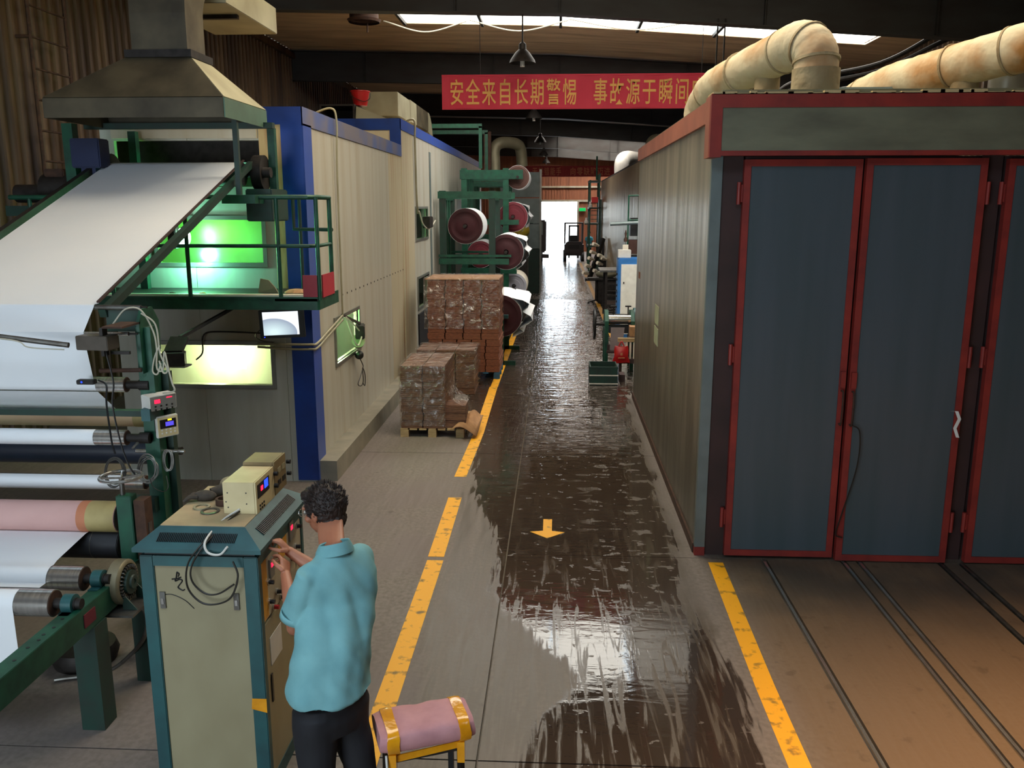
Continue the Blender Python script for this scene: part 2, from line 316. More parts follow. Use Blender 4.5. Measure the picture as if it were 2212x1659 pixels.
# ------------------------------------------------------------------ floor
def floor_material():
    m = bpy.data.materials.new('workshop_floor'); m.use_nodes = True; nt = m.node_tree; N = nt.nodes; L = nt.links; b = N['Principled BSDF']
    def mth(op, a, b2=None, c=None, clamp=False):
        n = N.new('ShaderNodeMath'); n.operation = op; n.use_clamp = clamp
        for i, v in enumerate((a, b2, c)):
            if v is None: continue
            if isinstance(v, (int, float)): n.inputs[i].default_value = v
            else: L.new(v, n.inputs[i])
        return n.outputs[0]
    def mapr(v, a, b2, c=0, d=1, smooth=True):
        n = N.new('ShaderNodeMapRange'); n.clamp = True
        if smooth: n.interpolation_type = 'SMOOTHSTEP'
        L.new(v, n.inputs[0])
        for i, x in zip((1,2,3,4), (a, b2, c, d)): n.inputs[i].default_value = x
        return n.outputs[0]
    g = N.new('ShaderNodeNewGeometry'); P = g.outputs['Position']
    sx = N.new('ShaderNodeSeparateXYZ'); L.new(P, sx.inputs[0]); X, Y = sx.outputs[0], sx.outputs[1]
    def noi(scale, st=(1,1,1), det=4, dist=0.0):
        mp = N.new('ShaderNodeMapping'); mp.inputs['Scale'].default_value = st; L.new(P, mp.inputs[0])
        n = N.new('ShaderNodeTexNoise'); n.inputs['Scale'].default_value = scale; n.inputs['Detail'].default_value = det
        n.inputs['Distortion'].default_value = dist; L.new(mp.outputs[0], n.inputs['Vector']); return n.outputs['Fac']
    def mixc(f, a, c):
        n = N.new('ShaderNodeMix'); n.data_type = 'RGBA'; L.new(f, n.inputs[0])
        for i, v in ((6, a), (7, c)):
            if isinstance(v, tuple): n.inputs[i].default_value = s2l(v)
            else: L.new(v, n.inputs[i])
        return n.outputs[2]
    def curve(pts, lo=0.0, hi=30.0, vlo=-2.0, vhi=2.0):
        n = N.new('ShaderNodeFloatCurve'); c = n.mapping.curves[0]
        q = [((y-lo)/(hi-lo), (x-vlo)/(vhi-vlo)) for y, x in pts]
        c.points[0].location = q[0]; c.points[1].location = q[-1]
        for p in q[1:-1]: c.points.new(*p)
        n.mapping.update(); L.new(mapr(Y, lo, hi, smooth=False), n.inputs['Value'])
        return mth('ADD', mth('MULTIPLY', n.outputs[0], vhi-vlo), vlo)
    nb = noi(2.2, det=5); wob = mth('MULTIPLY', mth('SUBTRACT', nb, 0.5), .22)
    Xw = mth('ADD', mth('ADD', X, wob), mth('MULTIPLY', mth('SUBTRACT', noi(3.0, (5.5, .45, 1), 5, 1.2), .5), .35))
    # dark soaked area: its edge swings across the aisle
    dl = curve([(0,-.1),(4.3,-.18),(4.8,-.05),(5.2,.12),(5.6,-.05),(6.1,-.30),(6.6,-.5),(7.4,-.52),(8.4,-.72),(9.5,-.95),(10.9,-1.02),(12,-1.35),(30,-1.6)])
    dark = mapr(mth('SUBTRACT', Xw, dl), -.03, .05)
    dr = curve([(0,1.2),(4.4,1.2),(5.0,1.25),(5.35,1.25),(5.9,1.1),(6.5,1.05),(7.2,1.1),(8,1.12),(14,1.22),(15,2.0),(30,2.0)])
    dark = mth('MULTIPLY', dark, mapr(mth('SUBTRACT', dr, Xw), -.03, .05))
    dark = mth('MULTIPLY', dark, mapr(Y, 28.5, 29.3, 1, 0.12))
    semi_l = curve([(0,-.8),(5,-.85),(6,-1.0),(7.5,-1.0),(9,-1.0),(12,-1.3),(30,-1.5)])
    semi = mth('MULTIPLY', mapr(mth('SUBTRACT', Xw, semi_l), 0, .08), mapr(mth('SUBTRACT', 1.25, Xw), 0, .1))
    # dried patches and tyre/mop streaks
    patches = mapr(noi(4.2, (1, 1.7, 1), 4, .3), .58, .62)
    pband = mth('MULTIPLY', patches, mapr(X, -.1, .8, .25, 1))
    pband = mth('MULTIPLY', pband, mapr(Y, 5.0, 7.0))
    streak = noi(3.0, (5.5, .45, 1), 5, 1.2)
    smask = mapr(streak, .48, .62)
    stk = mth('MULTIPLY', smask, mapr(Y, 3.5, 9.5, .9, .2))
    small = mapr(noi(9, (1, 1.5, 1), 2, .3), .66, .69)
    wet = mth('MULTIPLY', dark, mth('SUBTRACT', 1.0, mth('MAXIMUM', mth('MAXIMUM', mth('MULTIPLY', pband, .85), stk), mth('MULTIPLY', small, .7))), clamp=True)
    damp = mth('MAXIMUM', mth('MULTIPLY', semi, mapr(streak, .35, .6, .35, .9)), mth('MULTIPLY', dark, .55))
    fine = noi(26, det=6); mid = noi(1.1, det=5)
    dry = mixc(mapr(fine, .3, .7), (122,113,106), (103,95,88))
    dry = mixc(mapr(mid, .35, .7), dry, (112,102,98))
    nearr = mth('MULTIPLY', mapr(X, 1.2, 1.7), mapr(Y, 7.6, 7.2))
    dry = mixc(mth('MULTIPLY', nearr, .8), dry, (104,84,60))
    grime = mth('MULTIPLY', nearr, mth('MULTIPLY', mapr(Y, 5.6, 6.9), mapr(noi(1.6, (1, 1, 1), 6), .30, .62)))
    dry = mixc(mth('MULTIPLY', grime, .85), dry, (62,58,52))
    dry = mixc(mth('MULTIPLY', nearr, mapr(noi(7, det=4), .60, .72, 0, .55)), dry, (72,58,42))
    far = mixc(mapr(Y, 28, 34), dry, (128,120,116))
    spots = mapr(noi(5, det=3), .70, .74)
    far = mixc(mth('MULTIPLY', spots, .5), far, (64,56,48))
    c1 = mixc(damp, far, (80,70,57)); c2 = mixc(wet, c1, (56,46,39))
    L.new(c2, b.inputs['Base Color'])
    r1 = mth('SUBTRACT', .72, mth('MULTIPLY', damp, .46)); r2 = mth('SUBTRACT', r1, mth('MULTIPLY', wet, .40))
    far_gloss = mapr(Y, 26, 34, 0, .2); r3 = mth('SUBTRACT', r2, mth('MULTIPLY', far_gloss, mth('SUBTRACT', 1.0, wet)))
    L.new(mth('MAXIMUM', mth('ADD', r3, mth('MULTIPLY', mth('SUBTRACT', streak, .5), .5)), .05), b.inputs['Roughness'])
    rip = noi(2.2, (1.0, 3.6, 1), 3, .8)
    hgt = mth('ADD', mth('MULTIPLY', mth('MULTIPLY', rip, wet), mapr(Y, 8, 16, .15, 1.0)), mth('MULTIPLY', mth('MULTIPLY', fine, .12), mth('SUBTRACT', 1.0, mth('MULTIPLY', wet, .85))))
    bp = N.new('ShaderNodeBump'); bp.inputs['Strength'].default_value = .5; bp.inputs['Distance'].default_value = .022
    L.new(hgt, bp.inputs['Height']); L.new(bp.outputs[0], b.inputs['Normal'])
    b.inputs['Specular IOR Level'].default_value = .55
    return m
FL = floor_material()
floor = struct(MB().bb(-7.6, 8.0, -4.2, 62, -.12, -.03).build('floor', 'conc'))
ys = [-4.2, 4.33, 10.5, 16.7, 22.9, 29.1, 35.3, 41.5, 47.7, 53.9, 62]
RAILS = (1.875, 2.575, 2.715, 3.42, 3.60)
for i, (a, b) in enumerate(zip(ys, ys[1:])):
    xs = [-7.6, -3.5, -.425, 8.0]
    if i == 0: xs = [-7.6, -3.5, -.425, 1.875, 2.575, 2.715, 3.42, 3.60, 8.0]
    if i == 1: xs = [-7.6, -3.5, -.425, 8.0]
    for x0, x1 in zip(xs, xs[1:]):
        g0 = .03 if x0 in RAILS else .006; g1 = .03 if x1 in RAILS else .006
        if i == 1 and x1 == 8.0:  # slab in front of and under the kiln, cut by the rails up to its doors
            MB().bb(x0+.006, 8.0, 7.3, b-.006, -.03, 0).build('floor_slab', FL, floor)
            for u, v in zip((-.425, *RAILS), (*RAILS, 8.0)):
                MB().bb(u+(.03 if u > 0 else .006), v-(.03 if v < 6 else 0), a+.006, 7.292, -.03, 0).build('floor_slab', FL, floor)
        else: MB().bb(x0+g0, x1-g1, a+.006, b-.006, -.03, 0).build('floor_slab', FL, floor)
def worn_paint(name, col, worn):
    m = bpy.data.materials.new(name); m.use_nodes = True; nt = m.node_tree; N = nt.nodes; L = nt.links; b = N['Principled BSDF']
    g = N.new('ShaderNodeNewGeometry'); n1 = N.new('ShaderNodeTexNoise'); n1.inputs['Scale'].default_value = 11; n1.inputs['Detail'].default_value = 6
    L.new(g.outputs['Position'], n1.inputs['Vector']); r = N.new('ShaderNodeValToRGB'); e = r.color_ramp.elements
    e[0].position = .56; e[0].color = s2l(col); e[1].position = .70; e[1].color = s2l(worn)
    L.new(n1.outputs['Fac'], r.inputs[0]); L.new(r.outputs[0], b.inputs['Base Color']); b.inputs['Roughness'].default_value = .5; return m
M['yellow'] = worn_paint('yellow_floor_paint', (238,170,20), (120,94,40))
M['yellowf'] = worn_paint('faded_yellow_floor_paint', (176,132,66), (110,96,78))
def stripe(pts, wdt, m='yellow'):
    b = MB()
    for (x0, y0), (x1, y1) in zip(pts, pts[1:]):
        b.poly([(x0-wdt/2, y0, 0), (x0+wdt/2, y0, 0), (x1+wdt/2, y1, 0), (x1-wdt/2, y1, 0)], (0, 0, .0022))
    b.build('painted_line', m, floor)
stripe([(-1.06, 3.0), (-1.055, 7.12)], .145); stripe([(-1.06, 7.2), (-1.075, 8.8)], .145)
stripe([(-1.10, 9.53), (-1.06, 11.5), (-1.08, 14.6)], .14); stripe([(-1.07, 14.6), (-1.02, 22)], .13)
stripe([(-1.02, 22), (-.98, 42)], .12, 'yellowf')
stripe([(1.40, 3.0), (1.40, 5.2), (1.435, 7.2)], .13); stripe([(1.38, 17.2), (1.34, 29)], .13); stripe([(1.34, 29), (1.30, 48)], .13, 'yellowf')
MB().poly([(-.107,8.195,0),(-.107,7.88,0),(-.232,7.85,0),(-.062,7.69,0),(.106,7.85,0),(-.02,7.88,0),(-.02,8.195,0)][::-1], (0,0,.0024)).build('painted_arrow', 'yellow', floor)
for k, x in enumerate(RAILS):
    y1 = 7.29
    r = MB().bb(x-.012, x+.010, 1.0, y1, -.03, .004).build('floor_rail', 'steel' if k < 3 else 'rawsteel')
    tag(r, ['steel floor rail before the kiln, nearest the aisle', 'steel floor rail, second counting from the aisle', 'steel floor rail, third from the aisle, beside the second', 'dull floor rail, fourth from the aisle', 'dull floor rail, fifth from the aisle, by the third kiln door'][k], 'rail', 'rails in the floor before the kiln')
# ------------------------------------------------------------------ shell
def roofz(x): return 7.04-.025*x if x < 0 else 7.04-.068*x
XL, XR = -7.25, 7.75
def S(*p): return (p[0]*1.25, p[1]*1.25, CAMH+(p[2]-CAMH)*1.25)
wall_left = sroot('wall_left', (XL, 0, 0)); wall_right = sroot('wall_right', (XR, 0, 0))
def corr_panel(wid, h, pitch=.19, d=.045):
    """profiled sheet: trapezoid ribs, lies in YZ, ribs point to +X"""
    b = MB(); n = round(wid/pitch); pr = []
    for i in range(n):
        y = i*pitch
        pr += [(0, y), (0, y+pitch*.62), (d, y+pitch*.70), (d, y+pitch*.92)]
    pr.append((0, n*pitch))
    b.strip([(x, y, 0) for x, y in pr], [(x, y, h) for x, y in pr]); return b
pw = .95
p0 = corr_panel(pw, 7.22, .2375, .055); o0 = None
for k in range(68):
    y = -4.2+k*pw
    if o0 is None:
        ORG['wall_left'] = Vector((XL, 0, 0)); o0 = p0.build('wall_panel', 'corr', wall_left)
        # build() placed it relative to wall_left's base
        for v in o0.data.vertices: v.co.x += XL; 
        o0.location = (0, y, 0)
    else: inst(o0, 'wall_panel', wall_left, (0, y, 0))
for k in range(68):
    q = inst(o0, 'wall_panel', wall_right, (0, -4.2+k*pw+pw, 0)); q.rotation_euler = (0, 0, math.pi)
rl = MB().bb(XL+.02, XL+.14, -4, 60, 6.98, 7.12).build('trim_1', 'corr'); struct(rl)
ceiling = sroot('ceiling', (0, 0, 7.04))
SKY = [(-1.6, 2.2), (7.75, 11.0), (16.5, 20.42), (34.4, 36.0), (48.6, 50.1), (57.2, 58.8)]
SKX = {0: (-5.3, 1.7), 1: (-3.5, 5.1), 2: (-7.0, 6.8), 3: (-3.5, 3.4), 4: (0.0, 6.8), 5: (0, 6.8)}
def roofpiece(x0, x1, y0, y1, m, name, dz=0, th=.03, par=None):
    b = MB()
    b.poly([(x0, y0, roofz(x0)+dz), (x1, y0, roofz(x1)+dz), (x1, y1, roofz(x1)+dz), (x0, y1, roofz(x0)+dz)], (0, 0, th)); return b.build(name, m, par or ceiling)
yb = [-4.2]
for a, b in SKY: yb += [a, b]
yb.append(62)
gx = [-7.25, -5.25, -3.5, -1.75, 0, 1.7, 3.4, 5.07, 6.75, 7.8]
for i, (a, b) in enumerate(zip(yb, yb[1:])):
    isk = i % 2 == 1; si = i//2
    if not isk:
        roofpiece(-7.3, 0, a, b, 'roofm', 'roof_sheet'); roofpiece(0, 7.8, a, b, 'roofm', 'roof_sheet')
    else:
        lo, hi = SKX[si]
        for x0, x1 in zip(gx, gx[1:]):
            lit = x0 >= lo-.01 and x1 <= hi+.01 and not (si == 2 and abs(x0+5.25) < .01)
            if lit:
                mm = 'skydim' if (si == 2 and x0 < -5.3) else 'skylight'
                if si == 1: mm = 'skywarm'
                if si == 0: mm = 'skycool'
                if si >= 3: mm = 'skyfar'
                if 'skywarm' not in M: M['skywarm'] = glowmat('sunlit_roof_panel', (255,238,206), 6.0); M['skyfar'] = glowmat('far_roof_panel', (255,244,232), 13.0); M['skycool'] = glowmat('cool_roof_panel', (214,236,255), 4.0)
                roofpiece(x0+.06, x1-.06, a, b, mm, 'roof_light', .02, .01)
                roofpiece(x0-.0, x0+.06, a, b, 'girder', 'glazing_bar', -.05, .08)
            else: roofpiece(x0, x1, a, b, 'roofm', 'roof_sheet')
for k, y in enumerate((-2.1, 6.6, 15.4, 24.1, 32.9, 41.6, 50.4, 59.1)):
    dep = .75 if k < 5 else .72
    b = MB()
    for (x0, x1) in ((-7.25, 0), (0, 7.75)):
        za, zb = roofz(x0)-.03, roofz(x1)-.03
        b.poly([(x0, y-.012, za), (x1, y-.012, zb), (x1, y-.012, zb-dep), (x0, y-.012, za-dep)], (0, .024, 0))
        for dz in (0, -dep): b.poly([(x0, y-.12, za+dz), (x1, y-.12, zb+dz), (x1, y-.12, zb+dz-.02), (x0, y-.12, za+dz-.02)], (0, .24, 0))
    for x in (-5.2, -1.75, 0, 3.4, 6.2): b.bb(x-.006, x+.006, y-.11, y+.11, roofz(x)-.03-dep, roofz(x)-.03)
    g = struct(b.build('ceiling_beam', 'girder'))
# gable with the open gate, and the wall behind the camera
def gable(name, y, holes, m):
    root = sroot(name, (0, y, 0)); ORG[root.name] = Vector((0, y, 0)); x = -7.25
    while x < 7.7:
        x1 = min(7.75, x+1.0); b = MB()
        for (a, c, z0, z1) in cells(x, x1, 0, min(roofz(x), roofz(x1)), holes):
            b.bb(a, c, y, y+.04, z0, z1)
            r = a+.06
            while r < c-.04: b.bb(r, r+.05, y-.03, y+.001, z0, z1); r += .2
        if b.bm.verts: b.build('wall_panel', m, root)
        else: b.bm.free()
        x = x1
    return root
gable('wall_back', 60.0, [(-1.30, 1.35, 0, 3.36)], mat('gable_sheet', (178,116,86), .6, .1, (140,92,72), 1.2, stretch=(3,1,.4)))
gable('wall_front', -4.2, [(-6.2, -2.3, .2, 3.5)], 'corr')
dt = struct(MB().bb(-1.42, 4, 59.9, 59.96, 3.36, 3.5).bb(-1.42, -1.3, 59.9, 59.96, 0, 3.36).bb(1.35, 1.47, 59.9, 59.96, 0, 3.36).bb(-7.2, 7.7, 59.88, 59.95, 4.3, 4.42).build('door_1', 'cream'))
# ------------------------------------------------------------------ drying kiln on the right
kiln = thing('drying_kiln', 'large grey panel-clad drying kiln with red edge trim and tall blue-grey doors', 'kiln', (4, 10, 0))
KX, KY0, KY1, KZ = 1.28, 7.42, 13.9, 3.95
y = KY0
while y < KY1-.05:
    y1 = min(KY1, y+1.08)
    MB().bb(KX, KX+.08, y+.002, y1-.002, .05, KZ).build('side_panel', 'kilnside', kiln); y = y1
MB().bb(KX+.02, 6.1, 7.20, KY1, KZ, KZ+.05).build('roof_panel', 'kilnhead', kiln)
MB().bb(KX+.08, 6.1, KY1-.08, KY1, 0, KZ).build('end_panel', 'kilnhead', kiln)
MB().bb(KX-.03, KX+.02, 7.2, KY1+.01, 3.78, 3.96).build('roof_trim', 'kilnreds', kiln)
MB().bb(KX-.02, KX+.01, KY0, KY1, 0, .09).build('base_trim', 'rust', kiln)
# fascia over the doors
MB().bb(1.30, 6.1, 7.16, 7.30, 3.53, 3.86).build('fascia_panel', 'kilnhead', kiln)
MB().bb(1.21, 6.1, 7.15, 7.22, 3.86, 3.965).build('fascia_trim', 'kilnred', kiln)
MB().bb(1.21, 1.30, 7.15, 7.22, 3.48, 3.86).build('fascia_trim', 'kilnred', kiln)
MB().bb(1.30, 6.1, 7.15, 7.22, 3.492, 3.53).build('fascia_trim', 'kilnred', kiln)
MB().bb(1.21, 1.28, 7.22, 7.42, 3.48, 3.96).build('fascia_trim', 'kilnreds', kiln)
b = MB(); random.seed(3); x = 1.22
while x < 6:
    d = random.uniform(.05, .22); b.bb(x, x+d, 7.15, 7.4, 3.96, 3.968+random.random()*.022); x += d*.8
b.build('dust_layer', mat('dust', (196,176,130), .9), kiln)
MB().bb(KX-.01, 1.36, 7.36, 7.42, .07, 3.5).build('corner_post', 'galv', kiln)
MB().bb(KX-.01, 1.36, 7.355, 7.42, 0, .08).build('post_foot', 'kilnred', kiln)
MB().bb(1.36, 6.1, 7.44, 7.5, 0, 3.5).build('door_frame', 'brown', kiln)
for xc in (1.445, 3.53, 5.6): MB().bb(xc-.085, xc+.085, 7.38, 7.44, 0, 3.5).build('door_post', 'brown', kiln)
def kdoor(x0, x1, yf, z0, z1, hl, handle_side):
    d = MB().bb(x0+.05, x1-.05, yf+.012, yf+.05, z0+.05, z1-.05).build('door', 'kilnpan', kiln)
    for a in ((x0, x0+.055, z0, z1), (x1-.055, x1, z0, z1), (x0+.055, x1-.055, z0, z0+.055), (x0+.055, x1-.055, z1-.055, z1)):
        MB().bb(a[0], a[1], yf, yf+.06, a[2], a[3]).build('frame_bar', 'kilnred', d)
    for hz in (.38, 1.85, 3.2):
        hx = x0-.03 if hl else x1+.03
        MB().cyl((hx, yf+.03, hz-.09), (hx, yf+.03, hz+.09), .018, seg=10).bb(min(hx, x0 if hl else x1), max(hx, x0 if hl else x1), yf+.03, yf+.045, hz-.07, hz+.07).build('hinge', 'kilnred', d)
    if handle_side:
        hx = x1-.03 if handle_side > 0 else x0+.03
        MB().bb(hx-.022, hx+.022, yf-.03, yf, 1.58, 1.72).build('latch', 'kilnred', d, bevel=.003)
        MB().tube(bez([(hx, yf, 1.55), (hx, yf-.05, 1.53), (hx, yf-.05, 1.28), (hx, yf, 1.26)], 5), .008, 8).build('handle', 'rust', d, smooth=True)
    return d
kdoor(1.525, 2.475, 7.30, .03, 3.47, True, 1)
d2 = kdoor(2.495, 3.45, 7.27, .015, 3.475, False, -1)
kdoor(3.62, 4.56, 7.28, .015, 3.47, True, 1); kdoor(4.58, 5.5, 7.28, .015, 3.47, False, -1)
w_ = MB().tube(bez([(2.53, 7.215, 1.27), (2.60, 7.22, 1.20), (2.60, 7.22, .9), (2.50, 7.22, .45), (2.47, 7.23, .28), (2.53, 7.24, .24)], 8), .006, 6).build('wire', 'cabled', smooth=True)
tag(w_, 'dark wire hanging in a long loop from the kiln door handle', 'wire')
b = MB(); pts = [at(2055, 888, Y=7.24), at(2066, 888, Y=7.22), at(2072, 905, Y=7.21), at(2062, 925, Y=7.23), at(2068, 945, Y=7.22)]
b.strip([p+Vector((-.012, 0, 0)) for p in pts], [p+Vector((.012, -.01, 0)) for p in pts]); tag(b.build('tape_scrap', 'white'), 'torn strip of pale tape hanging on the second kiln door edge', 'tape')
# paper stickers on the side
MB().bb(KX-.004, KX, 10.75, 11.15, 1.62, 1.86).build('sticker', mat('sticker', (176,182,150), .6), kiln)
MB().bb(KX-.004, KX, 10.75, 11.15, 1.36, 1.58).build('sticker', MATS['sticker'], kiln)
MB().bb(KX-.004, KX, 13.3, 13.5, 2.0, 2.1).build('sticker', 'bundle', kiln)
# insulated pipes over the kiln
def pipe_thing(name, label, pts, r, bands, m='insul', n=10, extra=None):
    c = bez(pts, n); rads = []
    random.seed(len(label))
    for i, p in enumerate(c): rads.append(r*(1+.10*noise.noise(p*2.6)+.02*random.uniform(-1, 1)))
    o = MB().tube(c, r, 24, rads=rads).build(name, m, smooth=True); tag(o, label, 'pipe')
    for t in bands:
        i = int(t*(len(c)-2)); a, bb_ = c[i], c[i+1]; d = (bb_-a).normalized()
        b = MB().cyl(a-d*.012, a+d*.012, r*1.05, seg=24).build('binding_band', 'insul2', o, smooth=True)
        
    return o
p1 = pipe_thing('insulated_pipe', 'thick wrapped steam pipe bending down onto the kiln roof near its front corner', [(2.27,8.1,4.0),(2.27,8.1,4.25),(2.26,8.14,4.43),(2.19,8.3,4.53),(2.08,8.6,4.50),(1.86,9.3,4.43),(1.72,9.9,4.36),(1.64,10.3,4.2),(1.63,10.35,4.0)], .195, (.2, .34, .5, .64, .8))
MB().cyl((2.02, 8.85, 4.0), (2.02, 8.85, 4.5), .12, seg=20).build('branch_pipe', 'insul2', p1, smooth=True)
MB().cyl((2.27, 8.1, 4.0), (2.27, 8.1, 4.28), .205, seg=24).build('pipe_collar', 'insul2', p1, smooth=True)
p2 = pipe_thing('insulated_pipe', 'long wrapped steam pipe rising above the kiln roof over the third door', [(3.35,11.0,4.0),(3.4,10.8,4.2),(3.55,10.2,4.35),(3.8,9.5,4.42),(4.15,8.8,4.50),(4.5,8.3,4.55),(4.9,7.9,4.5),(5.3,7.6,4.4)], .215, (.25, .5, .62, .8))
MB().cyl((4.0, 9.1, 4.0), (4.0, 9.1, 4.5), .13, seg=20).build('branch_pipe', 'insul2', p2, smooth=True)
tag(MB().cyl((4.55, 9.4, 4.0), (4.55, 9.4, 4.62), .17, seg=24).build('vent_pipe', 'alu', smooth=True), 'short bare metal vent standing on the kiln roof behind the wrapped pipe', 'vent')
tag(MB().bb(2.85, 3.5, 9.6, 10.4, 4.0, 4.32).build('roof_box', 'galv', bevel=.01), 'grey sheet metal box on the kiln roof between the wrapped pipes', 'box')
# stainless clad kiln further down
k2 = thing('steel_kiln', 'shiny stainless-clad kiln standing further down the aisle', 'kiln', (4, 32, 0))
y = 22.8
while y < 42.5:
    MB().bb(2.1, 2.16, y, y+1.24, 0, 4.22).build('side_panel', 'steelwall', k2); y += 1.245
MB().bb(2.1, 6.1, 22.8, 42.7, 4.22, 4.27).build('roof_panel', 'iron', k2)
MB().bb(2.16, 6.1, 22.8, 22.9, 0, 4.2).build('end_panel', 'kilnhead', k2); MB().bb(2.16, 6.1, 42.6, 42.7, 0, 4.2).build('end_panel', 'kilnhead', k2)
tag(MB().tube(bez([(2.9,27,4.27),(2.9,27,4.7),(3.0,27.4,4.95),(3.3,28.4,4.95),(3.8,29.5,4.95)], 8), .3, 20).build('duct_pipe', 'hoodpale', smooth=True), 'pale round pipe bending off the roof of the stainless kiln', 'pipe')
tag(MB().tube(bez([(2.6,36,4.27),(2.6,36,4.8),(2.8,36.4,5.0),(3.4,37.4,5.0)], 8), .3, 20).build('duct_pipe', 'white', smooth=True), 'white round pipe at the far end of the stainless kiln roof', 'pipe')
# ------------------------------------------------------------------ panel booth A (front) and B (behind) on the left
BX, BY = -2.7, 9.27
def wallset(par, plane, u0, u1, z0, z1, holes, width, m, name, th=.06, mfun=None):
    """sandwich wall cut into panels; plane ('x', X) or ('y', Y)"""
    u = u0; k = 0
    while u < u1-.03:
        e = min(u1, u+width); b = MB()
        for (a, c, q, r) in cells(u+.0025, e-.0025, z0, z1, holes):
            if plane[0] == 'x': b.bb(plane[1]-th, plane[1], a, c, q, r)
            else: b.bb(a, c, plane[1], plane[1]+th, q, r)
        b.build(name, mfun(k) if mfun else m, par); u = e; k += 1
def window(par, plane, u0, u1, z0, z1, glass='glass', fw=.045, mull=None):
    b = MB(); f = []
    for (a, c, q, r) in ((u0-fw, u1+fw, z1, z1+fw), (u0-fw, u1+fw, z0-fw, z0), (u0-fw, u0, z0, z1), (u1, u1+fw, z0, z1)): f.append((a, c, q, r))
    if mull: f.append((mull-.012, mull+.012, z0, z1))
    for (a, c, q, r) in f:
        if plane[0] == 'x': b.bb(plane[1]-.02, plane[1]+.022, a, c, q, r)
        else: b.bb(a, c, plane[1]-.022, plane[1]+.02, q, r)
    w = b.build('window_frame', 'alu', par)
    g = MB()
    if plane[0] == 'x': g.bb(plane[1]-.035, plane[1]-.03, u0, u1, z0, z1)
    else: g.bb(u0, u1, plane[1]+.03, plane[1]+.035, z0, z1)
    g.build('pane', glass, w); return w
booth = thing('panel_booth', 'cream sandwich-panel booth with blue corner trim and green-lit windows', 'booth', (-4.2, 12, 0))
W1 = (-4.35, -3.19, 2.49, 2.95); W2 = (-4.45, -3.17, 1.13, 1.58); W3 = (10.25, 11.5, 1.2, 1.72)
SLOT = (-4.75, -3.0, 3.30, 3.78)
wallset(booth, ('y', BY), -4.9, -2.72, 0, 4.06, [W1, W2, SLOT], .95, 'creamf', 'front_panel')
wallset(booth, ('x', BX), BY+.004, 15.1, .02, 4.06, [W3], 1.17, 'cream', 'side_panel', mfun=lambda k: 'creamside' if k < 4 else 'creamrust2')if False else None
M['creamside'] = mat('cream_side_panel', (196,194,182), .38, .15, (176,166,144), .8, stretch=(6,6,.25), sharp=(.45,.8), wave=('Y', 9, .0015))
M['creamend'] = mat('rust_edged_side_panel', (202,192,164), .4, .12, (168,120,62), .9, stretch=(8,8,.3), sharp=(.52,.8), wave=('Y', 9, .0015))
wallset(booth, ('x', BX), BY+.004, 15.1, .02, 4.06, [W3], 1.17, None, 'side_panel', mfun=lambda k: 'creamend' if k == 4 else 'creamside')
MB().bb(-4.9, BX-.01, BY+.06, 15.1, 4.06, 4.11).build('roof_panel', 'cabtop', booth)
MB().bb(-4.88, BX-.07, BY+.07, 15.1, 2.02, 2.08).build('light_divider', 'iron', booth)  # floor added to keep the green and white lamp light apart
MB().bb(-4.88, BX-.07, 12.4, 12.46, .05, 4.0).build('partition_panel', 'creamf', booth)
window(booth, ('y', BY), *W1); window(booth, ('y', BY), *W2); window(booth, ('x', BX), *W3)
# blue corner and roof edge trims, dusty on the upper faces
MB().bb(-2.93, BX+.012, BY-.014, BY, .02, 4.12).build('corner_trim', 'blue', booth)
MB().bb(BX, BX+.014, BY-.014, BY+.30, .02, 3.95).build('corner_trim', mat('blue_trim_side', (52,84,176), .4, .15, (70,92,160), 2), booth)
MB().bb(-4.9, -2.93, BY-.014, BY, 3.94, 4.12).build('roof_trim', 'blue', booth)
MB().bb(BX, BX+.014, BY-.014, 15.12, 3.93, 4.12).build('roof_trim', 'bluedust', booth)
MB().bb(-3.17, -2.93, BY-.008, BY, 3.05, 3.94).build('rusted_panel', mat('rusted_front', (196,172,120), .5, .1, (150,96,44), 2.2, stretch=(4,4,.6), sharp=(.45,.7)), booth)
MB().bb(-3.05, -2.93, BY-.007, BY, 2.2, 3.05).build('rusted_panel', MATS['rusted_front'], booth)
MB().bb(-4.75, -3.18, BY-.05, BY, 3.80, 3.96).build('slot_hood', 'cream', booth)
MB().bb(-4.88, -3.0, BY+.66, BY+.70, .1, 2.0).build('glow_backing', 'creamf', booth)  # pale backings added close behind the windows to glow in lamp light
MB().bb(-4.88, -3.0, BY+.76, BY+.80, 2.1, 3.08).build('glow_backing', 'creamf', booth)
MB().bb(-4.95, -3.0, BY+.35, BY+.40, 3.1, 3.9).build('dark_chamber_wall', 'iron', booth)
# rivets along the side seam row
b = MB()
for k in range(24):
    yy = 9.5+k*.24
    b.cyl((BX, yy, 2.0), (BX+.006, yy, 2.0), .012, seg=8)
b.build('rivet_row', 'iron', booth)['kind'] = 'stuff'
